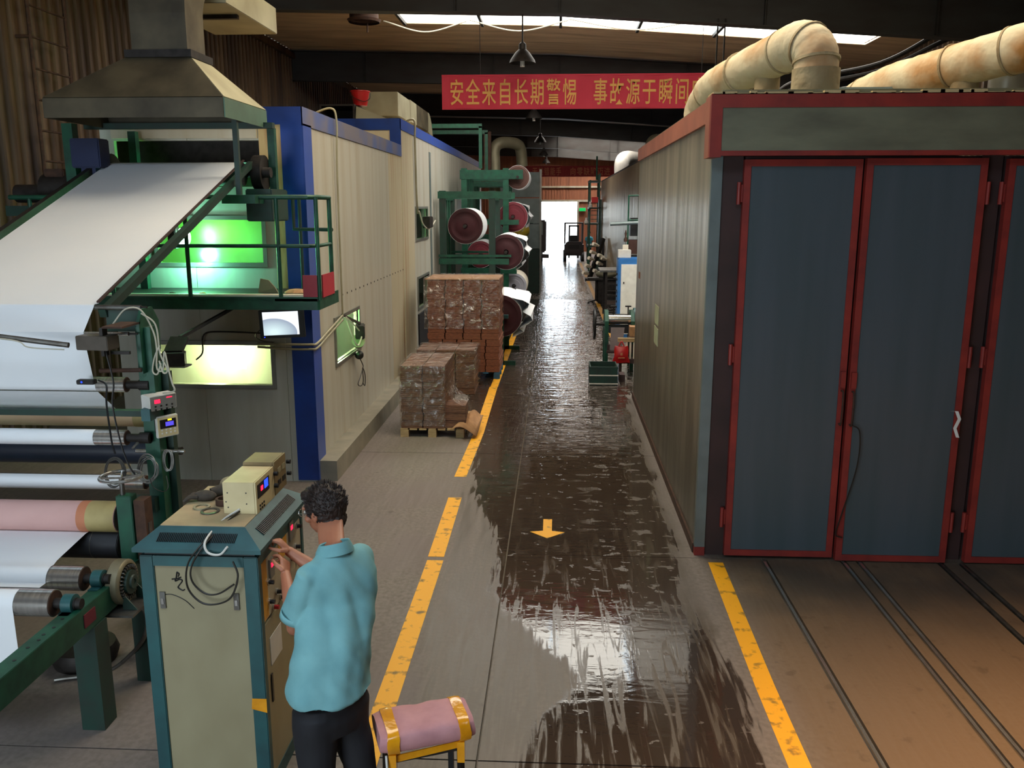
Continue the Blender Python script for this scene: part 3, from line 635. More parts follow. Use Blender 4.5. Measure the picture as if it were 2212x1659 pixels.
# kerb under the wall
struct(MB().bb(BX, -2.49, 9.3, 14.3, 0, .24).build('baseboard_left', mat('kerb_concrete', (150,142,126), .85, 0, (120,118,108), 3)))
boothb = thing('panel_booth', 'taller cream booth with blue roof edge behind the green-lit one', 'booth', (-4.2, 22, 0))
W4 = (16.5, 18.0, 2.47, 3.04); W5 = (16.6, 18.0, 1.13, 1.70); D5 = (16.6, 17.6, 0, 1.0)
wallset(boothb, ('x', BX), 15.16, 31, .02, 4.5, [W4, W5], 1.2, None, 'side_panel', mfun=lambda k: 'creamend' if k == 0 else 'creamside')
wallset(boothb, ('y', 15.12), -5.55, BX-.01, 3.0, 4.5, [], 1.1, None, 'front_panel', mfun=lambda k: 'creamend')
MB().bb(-5.55, BX, 15.18, 31, 4.5, 4.54).build('roof_panel', 'cabtop', boothb)
MB().bb(-5.55, BX-.07, 30.9, 30.96, 0, 4.5).build('end_panel', 'creamf', boothb)
MB().bb(-5.55, BX+.012, 15.10, 15.12, 4.37, 4.56).build('roof_trim', 'blue', boothb)
MB().bb(-2.88, BX+.012, 15.10, 15.12, 4.06, 4.37).build('corner_trim', 'blue', boothb)
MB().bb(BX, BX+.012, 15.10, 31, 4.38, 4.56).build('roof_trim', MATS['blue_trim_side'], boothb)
window(boothb, ('x', BX), *W4, mull=17.4); window(boothb, ('x', BX), *W5, mull=17.4)
MB().bb(BX, BX+.03, 16.55, 17.9, .05, 1.02).build('door', 'rubber', boothb)
MB().bb(BX, BX+.012, 18.4, 18.6, 0, 4.2).build('seam_strip', 'galv', boothb)
# lights inside the booth
def lamp(name, loc, power, col, size=.1):
    l = bpy.data.lights.new(name, 'POINT'); l.energy = power; l.color = col; l.shadow_soft_size = size
    o = bpy.data.objects.new(name, l); COL.objects.link(o); o.location = loc; return o
lamp('booth_green_light', (-4.05, 9.62, 2.78), 38, (.16, 1.0, .08)); lamp('booth_lower_light', (-3.95, 9.6, 1.36), 75, (1.0, .98, .66))
lamp('booth_side_light', (-2.95, 10.5, 1.7), 22, (.3, 1.0, .25)); lamp('booth_side_white', (-2.95, 11.3, 1.5), 25, (1.0, 1.0, .8)); lamp('booth_b_light', (-3.3, 16.9, 2.8), 14, (.35, 1.0, .6))
t = tag(MB().cyl((-3.55, 9.5, 1.3), (-3.95, 9.5, 1.3), .03, seg=12).build('lamp_tube', 'tubew', smooth=True), 'bright white tube lamp glowing behind the lower booth window', 'lamp')
t = tag(MB().cyl((-2.86, 10.34, 1.35), (-2.86, 10.34, 1.66), .035, seg=12).build('lamp_tube', 'tube', smooth=True), 'upright green-white tube lamp glowing in the booth side window', 'lamp')
p = at(397, 512, Y=8.95)
fl = thing('inspection_lamp', 'glaring green-white lamp on the balcony beside the slanting paper web', 'lamp', p+Vector((0, 0, -.1)))
MB().sph(p, .075, (1, .5, 1.35)).build('lamp_glass', 'tube', fl, smooth=True)
MB().bb(p.x-.16, p.x-.07, p.y-.04, p.y+.06, p.z-.12, p.z+.12).build('lamp_housing', 'iron', fl, bevel=.01)
lamp('inspection_light', (p.x+.02, p.y+.12, p.z-.22), 34, (.25, 1.0, .62), .06)
# conduits and cable on the wall
def conduit(name, pts, r, m, label, cat='conduit', seg=8, n=6, sm=True):
    return tag(MB().tube(bez(pts, n) if sm else pts, r, seg).build(name, m, smooth=True), label, cat)
conduit('conduit', [(BX-.3, 10.55, 4.15), (BX-.02, 10.55, 4.24), (BX+.05, 10.55, 4.1), (BX+.035, 10.55, 3.6), (BX+.03, 10.55, 2.6), (BX+.03, 10.55, 1.74)], .012, 'hoodpale', 'thin conduit running down the near booth wall to its side window')
conduit('conduit', [(BX-.2, 16.4, 4.6), (BX+.03, 16.4, 4.65), (BX+.04, 16.4, 4.3), (BX+.03, 16.5, 3.5), (BX+.03, 16.6, 2.95)], .02, 'hoodpale', 'thin conduit on the taller booth wall above its upper window')
for k, dz in enumerate((0, -.05)):
    conduit('conduit', [(-3.3, 9.22, 1.60+dz*.6), (-2.95, 9.21, 1.60+dz), (-2.70, 9.21, 1.60+dz), (-2.655, 9.3, 1.60+dz), (-2.66, 9.8, 1.66+dz), (-2.66, 10.5, 1.76+dz)], .014, 'hoodpale', ['upper', 'lower'][k]+' of two conduits wrapping the blue booth corner under the monitor')
conduit('conduit', [(-3.2, 9.22, 1.72), (-3.7, 9.22, 1.735), (-3.9, 9.22, 1.70), (-3.93, 9.22, 1.5), (-4.0, 9.2, 1.42)], .009, 'cabled', 'thin dark conduit over the lower front booth window')
# lamp box at side window
sb = thing('inspection_camera', 'small dark inspection camera box hanging in front of the booth side window', 'camera', (-2.55, 10.85, 1.42))
MB().box((-2.55, 10.95, 1.50), (.12, .3, .17), rz=.2).build('camera_body', 'iron', sb, bevel=.01)
MB().bar((-2.68, 10.55, 1.76), (-2.55, 10.95, 1.60), .03, .03).build('bracket', 'rawsteel', sb)
MB().tube(bez([(-2.62, 10.5, 1.74), (-2.56, 10.55, 1.5), (-2.52, 10.65, 1.36), (-2.5, 10.8, 1.44), (-2.52, 10.9, 1.5)]), .010, 6).tube(bez([(-2.62, 10.52, 1.74), (-2.55, 10.7, 1.6), (-2.52, 10.85, 1.5)]), .010, 6).build('cable', 'cable', sb, smooth=True)
MB().cyl((-2.66, 11.3, 1.28), (-2.6, 11.05, 1.36), .07, .09, 16).build('blower', 'hoodpale', sb, smooth=True)
MB().sph((-2.62, 11.15, 1.15), .06).build('plug', 'black', sb, smooth=True)
MB().tube(bez([(-2.62, 11.15, 1.12), (-2.6, 11.25, 1.0), (-2.62, 11.33, .94), (-2.62, 11.2, .86), (-2.62, 11.02, .78), (-2.62, 11.2, .72), (-2.62, 11.33, .76), (-2.62, 11.32, .94), (-2.62, 11.45, .82), (-2.62, 11.42, .68), (-2.62, 11.3, .74)]), .007, 6).build('hanging_wire', 'cabled', sb, smooth=True)
sb2 = thing('inspection_camera', 'dark inspection camera box with pale cables at the upper window of the taller booth', 'camera', (-2.55, 17.2, 2.7))
MB().box((-2.58, 17.3, 2.78), (.14, .5, .22)).build('camera_body', 'iron', sb2, bevel=.01)
MB().tube(bez([(-2.64, 16.6, 3.0), (-2.6, 16.8, 2.75), (-2.55, 17.3, 2.65), (-2.5, 17.8, 2.8)]), .014, 6).build('cable', 'cable', sb2, smooth=True)
# ------------------------------------------------------------------ balcony
bal = thing('balcony', 'green steel balcony with tube railing across the booth front', 'balcony', (-3.4, 8.7, 2.1))
Xb, Yb = -2.30, 8.2
MB().bb(-5.3, -2.74, Yb, BY-.02, 2.19, 2.215).build('deck', 'iron', bal)
MB().bb(-2.738, Xb-.01, Yb, 8.94, 2.19, 2.215).build('deck', 'iron', bal)
MB().poly([(-5.3, Yb, 2.105), (Xb-.02, Yb, 2.105), (Xb, Yb+.02, 2.105), (Xb, 8.95, 2.105), (Xb-.01, 8.95, 2.105), (Xb-.012, Yb+.03, 2.105), (-5.3, Yb+.02, 2.105)], (0, 0, .125)).build('edge_beam', 'green', bal)
MB().bb(-5.3, Xb-.05, Yb+.03, Yb+.16, 2.215, 2.245).build('kick_board', 'paperw', bal)
MB().bb(-4.2, -2.35, Yb+.05, Yb+.055, 2.215, 2.25).build('kick_plate', 'kilnreds', bal)
zt = 3.18
for x in (-5.1, -4.35, -3.58, -2.68): MB().cyl((x, Yb+.02, 2.2), (x, Yb+.02, zt), .02, seg=10).build('post', 'green', bal, smooth=True)
MB().cyl((Xb+.0, Yb+.03, 2.2), (Xb+.0, Yb+.03, zt), .02, seg=10).build('post', 'green', bal, smooth=True)
MB().cyl((Xb-.01, 8.75, 2.2), (Xb-.01, 8.75, zt), .022, seg=10).build('post', 'green', bal, smooth=True)
MB().cyl((-2.72, 9.1, 2.2), (-2.72, 9.1, zt), .018, seg=10).build('post', 'greend', bal, smooth=True)
for z, r in ((zt, .023), (2.72, .018)):
    MB().tube([(-5.3, Yb+.02, z), (-2.55, Yb+.02, z), (Xb-.08, Yb+.03, z), (Xb-.01, Yb+.12, z), (Xb-.01, 8.76, z)], r, 10).build('rail', 'green', bal, smooth=True)
MB().tube([(-2.75, 8.98, zt), (-2.75, 8.98, 2.86), (-2.3, 8.8, 2.86)], .02, 8).build('rail', 'greend', bal, smooth=True)
for k, (a, c) in enumerate((((-2.46, 8.22), (-2.32, 8.24)), ((-2.285, 8.28), (-2.285, 8.72)))):
    a3, c3 = Vector((*a, 2.33)), Vector((*c, 2.33)); d = (c3-a3)
    o = MB().box((a3+c3)/2+Vector((0, 0, .0)), (d.length if k == 0 else .012, .012 if k == 0 else d.length, .22)).build('sign_board', 'red')
    tag(o, ['narrow red board tied to the balcony railing at its front', 'red board tied to the short end of the balcony railing'][k], 'board')
b = MB(); q = at(575, 612, Y=8.75)
b.poly([(q.x-.09, q.y, 2.215), (q.x+.12, q.y, 2.215), (q.x+.09, q.y, 2.27), (q.x+.02, q.y+.02, 2.345), (q.x-.07, q.y+.03, 2.36)], (0, .02, 0)); tag(b.build('foam_scrap', 'cab'), 'pale foam scrap leaning upright on the balcony floor', 'scrap')
for k, (px, lab, mm) in enumerate(((640, 'crumpled brown cardboard piece on the balcony by the red boards', 'kraft'), (372, 'dark brown rag lying on the balcony near the lamp', 'rust'), (437, 'little yellow scrap on the balcony floor', 'cabyel'))):
    q = at(px, 628, Y=8.6); s_ = (.11, .03, .03)[k]
    tag(MB().sph((q.x, 8.6, 2.222), s_, (1.2, 1, .5), 8, 5).build('scrap', mm), lab, 'scrap')
# monitor under the balcony
mo = thing('monitor', 'flat black monitor with a bright picture hung under the balcony', 'monitor', (-2.86, 8.85, 1.75))
rot = Matrix.Rotation(R(6), 3, 'Z') @ Matrix.Rotation(R(-2), 3, 'Y')
c = Vector((-2.88, 8.82, 1.885))
MB().box(c, (.47, .035, .30), rot=rot).build('screen_case', 'black', mo, bevel=.006)
def screenmat():
    m = bpy.data.materials.new('monitor_picture'); m.use_nodes = True; nt = m.node_tree; N = nt.nodes; L = nt.links; N.clear()
    o = N.new('ShaderNodeOutputMaterial'); e = N.new('ShaderNodeEmission'); tc = N.new('ShaderNodeTexCoord'); g = N.new('ShaderNodeTexGradient'); g.gradient_type = 'SPHERICAL'
    mp = N.new('ShaderNodeMapping'); mp.inputs['Location'].default_value = (.34, 0, -.25); mp.inputs['Scale'].default_value = (3.4, 0, 5.5)
    r = N.new('ShaderNodeValToRGB'); r.color_ramp.elements[0].position = .18; r.color_ramp.elements[0].color = (.86, .92, 1, 1)
    r.color_ramp.elements[1].position = .9; r.color_ramp.elements[1].color = (.62, .78, .80, 1); x = r.color_ramp.elements.new(.2); x.color = (.28, .33, .42, 1)
    L.new(tc.outputs['Object'], mp.inputs[0]); L.new(mp.outputs[0], g.inputs[0]); L.new(g.outputs['Fac'], r.inputs[0]); L.new(r.outputs[0], e.inputs[0]); e.inputs[1].default_value = 1.25; L.new(e.outputs[0], o.inputs[0]); return m
M['screen'] = screenmat()
MB().box(c+rot@Vector((-.01, -.019, .006)), (.37, .004, .245), rot=rot).build('screen', 'screen', mo)
MB().box(c+rot@Vector((-.19, -.02, -.135)), (.012, .004, .008), rot=rot).build('power_light', 'ledblue', mo)
MB().bar(c+Vector((0, .02, 0)), (-2.84, 9.26, 1.9), .08, .08).build('wall_bracket', 'iron', mo)
tag(MB().tube(bez([(-3.1, 8.86, 1.84), (-3.22, 8.95, 1.74), (-3.22, 9.1, 1.66), (-3.12, 9.215, 1.62)]), .006, 6).build('monitor_cable', 'cabled', smooth=True), 'thin black cable looping off the hanging monitor', 'cable')
# ------------------------------------------------------------------ exhaust hood and duct
hd = thing('exhaust_hood', 'large dusty sheet-metal exhaust hood above the top paper roller', 'hood', (-3.7, 8.4, 3.85))
x0, x1, y0, y1 = -4.50, -2.90, 7.62, 8.72; z0, z1 = 3.855, 4.02
dx0, dx1, dy0, dy1, dz = -3.83, -3.32, 7.95, 8.35, 4.42
F = [(x0, y0), (x1, y0), (x1, y1), (x0, y1)]; T = [(dx0, dy0), (dx1, dy0), (dx1, dy1), (dx0, dy1)]
def quadpiece(name, pts, m, par, th=.012):
    b = MB(); n = (Vector(pts[1])-Vector(pts[0])).cross(Vector(pts[2])-Vector(pts[0])).normalized()*th
    b.poly(pts, n); return b.build(name, m, par)
for k in range(4):
    a, c = F[k], F[(k+1) % 4]; ta, tc_ = T[k], T[(k+1) % 4]
    mm = 'hood' if k in (0, 3) else 'hoodpale'  # paler aisle and back slopes paint in light, front and left shade
    quadpiece('skirt_panel', [(*a, z0), (*c, z0), (*c, z1), (*a, z1)], 'hood' if k in (0,2,3) else 'galvg', hd) if 'galvg' in M else None  # back and left skirts darkened to paint shade inside the hood
    if 'galvg' not in M:
        M['galvg'] = mat('greenish_sheet', (96,128,108), .45, .35, (80,104,90), 3)
        quadpiece('skirt_panel', [(*a, z0), (*c, z0), (*c, z1), (*a, z1)], 'hood', hd)
    quadpiece('hood_panel', [(*a, z1), (*c, z1), (*tc_, dz), (*ta, dz)], mm, hd)
MB().bb(dx0-.05, dx1+.05, dy0-.05, dy1+.05, dz-.02, dz+.045).build('duct_flange', 'iron', hd)
b = MB(); prof = []
# vertical riser with a swept bend to the back
R0 = .30; cyv, czv = dy1+R0, 4.78
outer = [(dy0, dz+.04), (dy0, czv)]+[(cyv-(R0+.4)*math.cos(t), czv+(R0+.4)*math.sin(t)) for t in [R(a) for a in range(10, 91, 10)]]
inner = [(cyv-R0*math.cos(t), czv+R0*math.sin(t)) for t in [R(a) for a in range(90, -1, -10)]]+[(dy1, dz+.04)]
b.poly([(dx0, a, c) for a, c in outer+inner], (dx1-dx0, 0, 0)); b.build('duct_bend', 'hood', hd)
MB().bb(-3.95, -3.22, 8.7, 10.25, 5.02, 5.30).build('duct_run', 'hoodpale', hd, bevel=.006)
MB().bb(-4.0, -3.3, 9.2, 9.26, 4.98, 5.02).build('duct_strap', 'iron', hd)
for sx in (-3.9, -3.3): MB().cyl((sx, 9.3, 5.25), (sx, 9.3, 7.1), .008, seg=6).build('hanger_rod', 'iron', hd)
# frame under hood
hf = thing('top_frame', 'green steel frame under the hood carrying the top paper roller', 'frame', (-3.6, 8.4, 2.2))
for (x, y, w) in ((-2.93, 7.95, .045), (-2.86, 8.75, .07), (-4.62, 8.2, .10), (-4.45, 9.1, .08)):
    MB().bb(x-w/2, x+w/2, y-w/2, y+w/2, 3.2 if x > -4 else 2.22, 3.86).build('post', 'green' if w > .05 else 'greend', hf)
MB().bb(-4.7, -2.8, 8.6, 8.68, 3.845, 3.90).build('cross_beam', 'greend', hf)  # dark green stands in for the shade beneath the hood
MB().bb(-3.16, -2.84, 8.1, 9.1, 3.12, 3.20).build('side_beam', 'green', hf); MB().bb(-4.6, -4.4, 8.0, 9.1, 3.12, 3.2).build('side_beam', 'greend', hf)
MB().bb(-3.02, -2.76, 8.35, 8.85, 2.95, 3.26).build('bearing_box', 'greend', hf, bevel=.01)
MB().cyl((-4.72, 8.55, 3.42), (-2.82, 8.55, 3.42), .05, seg=16).build('shaft', 'iron', hf, smooth=True)
MB().cyl((-4.55, 8.62, 3.42), (-4.45, 8.62, 3.42), .19, seg=24).build('end_disc', 'iron', hf, smooth=True)
MB().cyl((-3.0, 8.62, 3.42), (-2.9, 8.62, 3.42), .17, seg=24).build('end_disc', 'iron', hf, smooth=True)
MB().cyl((-4.42, 8.42, 3.40), (-3.05, 8.42, 3.40), .11, seg=24).build('top_roller', 'rubber', hf, smooth=True)
MB().bb(-4.58, -4.3, 8.1, 8.3, 3.45, 3.72).build('drive_box', 'navy', hf, bevel=.01)
MB().bb(-4.5, -4.36, 8.12, 8.28, 2.8, 3.45).build('drive_column', 'navy', hf)
# motors, ladder and rail at the far left
m1 = thing('drive_motor', 'dark ribbed drive motor behind the left edge of the slanting web', 'motor', (-4.95, 8.6, 3.08))
MB().cyl((-5.15, 8.6, 3.26), (-4.8, 8.6, 3.26), .15, seg=20).build('motor_body', 'iron', m1, smooth=True)
MB().bb(-5.1, -4.9, 8.5, 8.7, 3.38, 3.46).build('terminal_box', 'rust', m1, bevel=.01)
MB().cyl((-5.45, 8.6, 3.22), (-5.15, 8.6, 3.22), .09, seg=16).build('gearbox', 'iron', m1, smooth=True)
MB().bb(-5.5, -4.7, 8.45, 8.75, 3.0, 3.1).build('motor_base', 'greend', m1)
MB().bb(-5.3, -5.2, 8.5, 8.7, 2.2, 3.0).bb(-4.95, -4.85, 8.5, 8.7, 2.2, 3.0).build('stand', 'greend', m1)
ld = thing('wall_ladder', 'rusty ladder fixed to the corrugated wall at the far left', 'ladder', (-7.0, 12.2, 2.4))
for y in (11.7, 12.6): MB().cyl((-7.0, y, 2.2), (-7.0, y, 6.0), .025, seg=8).build('rail', 'rust', ld, smooth=True)
for k in range(9): MB().cyl((-7.0, 11.7, 2.5+k*.4), (-7.0, 12.6, 2.5+k*.4), .015, seg=6).build('rung', 'rust', ld)
for (y, z) in ((11.7, 5.3), (12.6, 3.2)): MB().cyl((-7.2, y, z), (-7.0, y, z), .025).build('wall_fixing', 'rust', ld)
# things on the booth roofs
bk = thing('bucket', 'red plastic bucket standing on the dark box on the taller booth', 'bucket', (-3.48, 15.6, 4.80))
MB().lathe((-3.48, 15.6, 4.82), [(.0, 0), (.115, 0), (.165, .25), (.175, .25), (.175, .235), (.155, .235), (.108, .012), (0, .012)], seg=24).build('body', 'redpl', bk, smooth=True)
MB().tube(bez([(-3.30, 15.6, 5.03), (-3.30, 15.52, 4.93), (-3.40, 15.44, 4.88), (-3.6, 15.45, 4.97), (-3.65, 15.6, 5.05)]), .007, 6).build('handle', 'iron', bk, smooth=True)
MB().bb(-3.30, -3.18, 15.6, 15.72, 4.6, 5.0).build('post', 'paperw', bk) if False else None
bx = thing('duct_mouth', 'dark open sheet-metal duct mouth on the taller booth roof', 'duct', (-3.9, 15.6, 4.54))
for (a, b_, c, d) in ((-4.13, -3.52, 4.54, 4.57), (-4.13, -3.52, 4.79, 4.82), (-4.13, -4.10, 4.57, 4.79), (-3.55, -3.52, 4.57, 4.79)): MB().bb(a, b_, 15.3, 16.2, c, d).build('side_sheet', 'iron', bx)
MB().bb(-4.1, -3.55, 16.1, 16.15, 4.57, 4.79).build('back_sheet', 'black', bx)
MB().poly([(-3.52, 15.35, 4.54), (-2.85, 15.35, 4.54), (-3.5, 15.35, 4.79)], (0, .7, 0)).build('wedge_cover', 'hoodpale', bx)
du = thing('roof_duct', 'big pale rectangular duct elbow on the taller booth roof', 'duct', (-3.4, 18, 4.54))
MB().bb(-3.75, -3.05, 16.9, 18.3, 4.78, 5.22).build('duct_section', 'hoodpale', du, bevel=.008)
for k in range(3): MB().bb(-3.75-.0, -3.05+.0, 18.32+k*.85, 19.13+k*.85, 4.80, 5.24).build('duct_section', 'hood' if k else 'hoodpale', du, bevel=.008)
b = MB(); cy_, cz_ = 20.87, 4.55
outl = [(20.87+.69*math.sin(R(a)), 4.55+.69*math.cos(R(a))) for a in range(0, 91, 15)]; inl = [(20.87+.25*math.sin(R(a)), 4.55+.25*math.cos(R(a))) for a in range(90, -1, -15)]
b.poly([(-3.75, a, c) for a, c in outl+inl], (.7, 0, 0)); b.build('duct_elbow', 'hoodpale', du)
MB().bb(-3.3, -3.1, 17.3, 17.5, 4.54, 4.78).bb(-3.7, -3.5, 17.3, 17.5, 4.54, 4.78).bb(-3.5, -3.2, 19.9, 20, 4.54, 4.8).build('stand', 'galv', du)
gt = thing('green_gantry', 'slim green steel gantry above the taller booth by the roll rack', 'gantry', (-2.5, 21.5, 4.54))
for (x, y) in ((-3.4, 21.7), (-1.9, 21.7), (-3.4, 23.5), (-1.9, 23.5)): MB().bb(x-.04, x+.04, y-.04, y+.04, 4.54 if x < -3 else 4.0, 5.0).build('post', 'green', gt)
MB().bb(-3.44, -1.86, 21.66, 21.74, 4.96, 5.06).build('beam', 'green', gt); MB().bb(-3.44, -1.86, 23.46, 23.54, 4.96, 5.06).build('beam', 'green', gt)
# ------------------------------------------------------------------ paper web and roller machine
WX0, WX1 = -4.34, -3.05
def arc(cy_, cz_, r, a0, a1, n=6): return [(cy_+r*math.cos(R(a0+(a1-a0)*k/n)), cz_+r*math.sin(R(a0+(a1-a0)*k/n))) for k in range(n+1)]
mc = thing('roller_machine', 'green-framed paper coating machine with stacked horizontal rollers at the left', 'machine', (-3.5, 4.9, 0))
def roller(name, y, z, r, m, x0=-4.6, x1=-2.86, xs=-2.70, seg=32, bands=None):
    o = MB().cyl((x0, y, z), (x1, y, z), r, seg=seg).build(name, m, mc, smooth=True)
    if xs: MB().cyl((x1, y, z), (xs, y, z), min(.03, r*.55), seg=12).build('shaft', 'iron', o, smooth=True)
    MB().cyl((x1, y, z), (x1+.004, y, z), r*.93, seg=seg).build('roller_end', 'rust' if m == 'steel' else 'black', o, smooth=True)
    for (a, b_, mm) in (bands or []): MB().cyl((a, y, z), (b_, y, z), r+.002, seg=seg).build('sleeve_band', mm, o, smooth=True)
    return o
G = dict(idl=(5.51, 2.44, .018), bar=(5.35, 2.29, .012), k4=(5.46, 1.93, .052), beige=(5.78, 1.62, .062), r1=(5.40, 1.58, .052), dark=(5.85, 1.36, .10), r2=(5.60, 1.20, .052), pink=(5.22, 1.09, .10), rub=(5.22, .90, .098), r3=(4.74, .87, .075), r4=(4.42, .865, .078))
roller('idler_roller', *G['idl'], 'rawsteel', x1=-2.74); roller('guide_bar', *G['bar'], 'steel', x1=-2.76)
roller('steel_roller', *G['k4'], 'steel'); roller('beige_roller', *G['beige'], 'beige', x1=-2.74, bands=[(-2.98, -2.76, 'olive')])
roller('steel_roller', *G['r1'], 'steel'); roller('dark_roller', *G['dark'], 'darkroll', x1=-2.9)
roller('steel_roller', *G['r2'], 'steel'); roller('pink_roller', *G['pink'], 'pinkr', bands=[(-3.11, -3.05, 'orange'), (-3.05, -2.862, 'olive')])
roller('rubber_roller', *G['rub'], 'rubber', bands=[(-3.04, -3.035, 'rawsteel')]); roller('steel_roller', *G['r3'], 'steel'); roller('steel_roller', *G['r4'], 'steel')
# side frame
MB().bb(-2.76, -2.66, 5.44, 5.54, 0, 2.32).build('frame_post', 'green', mc)
MB().bb(-2.72, -2.62, 5.56, 5.62, 0, 2.0).build('frame_post', 'greend', mc)
MB().poly([(-2.72, 5.38, 2.02), (-2.72, 5.62, 2.02), (-2.72, 5.66, 2.15), (-2.72, 5.66, 2.34), (-2.72, 5.58, 2.44), (-2.72, 5.44, 2.44), (-2.72, 5.38, 2.36)], (.02, 0, 0)).build('side_plate', 'green', mc)
MB().bb(-2.79, -2.69, 5.05, 5.13, .83, 1.29).build('bearing_column', 'green', mc, bevel=.004)
MB().bb(-2.68, -2.61, 5.06, 5.16, .83, 1.26).build('slide_channel', 'rust', mc)
MB().bb(-2.62, -2.605, 5.09, 5.13, .93, 1.1).build('slide_screw', 'rawsteel', mc)
MB().bb(-2.80, -2.70, 3.0, 5.5, .67, .83).build('side_beam', 'green', mc, bevel=.003)
b = MB()
for k, yy in enumerate((3.7, 3.85, 3.98, 4.06, 4.12, 4.2, 4.3)): b.cyl((-2.75+.01*(k % 2), yy, .829), (-2.75+.01*(k % 2), yy, .832), .010 if k else .02, seg=10)
b.build('bolt_holes', 'black', mc)['kind'] = 'stuff'
MB().bb(-2.76, -2.68, 5.0, 6.2, .72, .86).build('side_beam', 'green', mc)
MB().bb(-2.83, -2.69, 4.50, 4.64, 0, .67).build('leg', 'greend', mc); MB().bb(-2.76, -2.66, 5.05, 5.13, 0, .67).build('leg', 'greend', mc)
MB().bb(-4.66, -4.56, 3.0, 6.2, .67, .83).build('side_beam', 'greend', mc); MB().bb(-4.66, -4.56, 4.5, 4.6, 0, .67).bb(-4.66, -4.56, 5.44, 5.54, 0, 2.4).build('leg', 'greend', mc)
MB().bb(-4.6, -2.7, 5.46, 5.52, .25, .33).build('cross_beam', 'greend', mc); MB().bb(-4.6, -2.8, 5.5, 5.56, 1.70, 1.74).build('cross_beam', 'greend', mc)
MB().bb(-2.86, -2.70, 5.38, 5.46, 1.06, 1.16).build('bracket', 'greend', mc)
for nm, k in (('bearing_block', 'r4'), ('bearing_block', 'r3'), ('bearing_block', 'rub')):
    y, z, r = G[k]
    o = MB().cyl((-2.80, y, z+.0), (-2.74, y, z), .055, seg=20).bb(-2.80, -2.74, y-.085, y+.085, z-.06, z-.035).build(nm, 'teal' if k != 'rub' else 'green', mc, smooth=True)
    MB().cyl((-2.74, y, z), (-2.73, y, z), .034, seg=16).build('bearing_face', 'iron', o, smooth=True)
for k in ('k4', 'r1', 'r2'):
    y, z, r = G[k]; MB().cyl((-2.77, y, z), (-2.70, y, z), .038, seg=16).bb(-2.76, -2.70, y, 5.5, z-.02, z+.02).build('bearing_arm', 'iron', mc)
# powder brake
br = MB().lathe((-2.74, 4.86, .80), [(0, 0), (.13, 0), (.14, .01), (.14, .075), (.13, .085), (.115, .088), (.105, .075), (0, .075)], axis=(1, 0, 0), seg=32).build('brake_disc', mat('dusty_cast_metal', (150,142,116), .5, .5, (112,104,82), 6), mc, smooth=True)
b = MB()
for k in range(28):
    a = 2*math.pi*k/28; b.box((-2.655, 4.86+.098*math.cos(a), .80+.098*math.sin(a)), (.03, .022, .007), rot=Matrix.Rotation(a, 3, 'X'))
b.build('cooling_fin', 'rawsteel', br)['kind'] = 'stuff'
MB().lathe((-2.67, 4.86, .80), [(0, 0), (.075, 0), (.075, .04), (.045, .045), (.04, .055), (.02, .055), (.02, .05), (0, .05)], axis=(1, 0, 0), seg=24).build('hub', 'greend', br, smooth=True)
MB().bb(-2.80, -2.56, 4.70, 5.0, .635, .65).build('mount_plate', 'rawsteel', mc)
for yy in (4.78, 4.95): MB().poly([(-2.66, yy, .65), (-2.57, yy, .65), (-2.66, yy, .76)], (0, .008, 0)).build('gusset', 'greend', mc)
MB().bb(-2.70, -2.695, 4.42, 4.54, .71, .79).build('warning_plate', 'maroonl', mc)
# hand wheel
MB().cyl((-2.76, 5.09, 1.29), (-2.76, 5.09, 1.40), .016, seg=10).build('wheel_stem', 'rawsteel', mc, smooth=True)
hw = MB().tube([(-2.76+.125*math.cos(2*math.pi*k/28), 5.09+.125*math.sin(2*math.pi*k/28), 1.41) for k in range(28)], .012, 8, closed=True)
for k in range(4):
    a = math.pi/2*k+.4; hw.cyl((-2.76, 5.09, 1.40), (-2.76+.12*math.cos(a), 5.09+.12*math.sin(a), 1.41), .007, seg=6)
hw.build('hand_wheel', 'steel', mc, smooth=True)
MB().cyl((-2.86, 5.5, 1.46), (-2.52, 5.5, 1.46), .012, seg=10).build('support_rod', 'steel', mc, smooth=True)
MB().cyl((-2.84, 5.42, 1.50), (-2.74, 5.42, 1.60), .009, seg=8).build('clamp_lever', 'steel', mc, smooth=True)
# web edge guides that carry the slanting run
MB().bar((-3.0, 5.5, 2.40), (-3.0, 8.5, 3.50), .05, .055, upv=(0, 0, 1)).build('edge_guide', 'greend', mc); MB().bar((-3.035, 5.52, 2.475), (-3.035, 8.4, 3.53), .02, .012).build('guide_strip', 'brown', mc)
MB().bar((-4.42, 5.5, 2.44), (-4.42, 8.5, 3.56), .05, .055).build('edge_guide', 'iron', mc)
MB().bb(-2.99, -2.73, 5.52, 5.56, 2.28, 2.42).build('cross_plate', 'greend', mc)
# guiding actuator
M['taupe'] = mat('taupe_metal_box', (96,88,80), .5, .4, (76,70,62), 8)
ac = MB().box((-2.90, 5.22, 2.255), (.22, .12, .09), rz=-.12).build('actuator_box', 'taupe', mc, bevel=.004)
MB().bb(-2.83, -2.70, 5.16, 5.4, 2.35, 2.362).build('actuator_bracket', 'rust', mc); MB().bb(-2.86, -2.84, 5.18, 5.24, 2.17, 2.35).bb(-2.84, -2.72, 5.26, 5.28, 2.17, 2.19).build('actuator_bracket', 'iron', mc)
MB().tube([(-4.5, 5.0, 2.42), (-3.6, 5.06, 2.33), (-3.03, 5.12, 2.25)], .017, 10).build('cross_tube', 'rawsteel', mc, smooth=True)
MB().tube(bez([(-4.3, 4.98, 2.37), (-3.4, 5.04, 2.30), (-3.25, 5.06, 2.245), (-3.05, 5.1, 2.225)]), .004, 6).build('tube_wire', 'cable', mc, smooth=True)
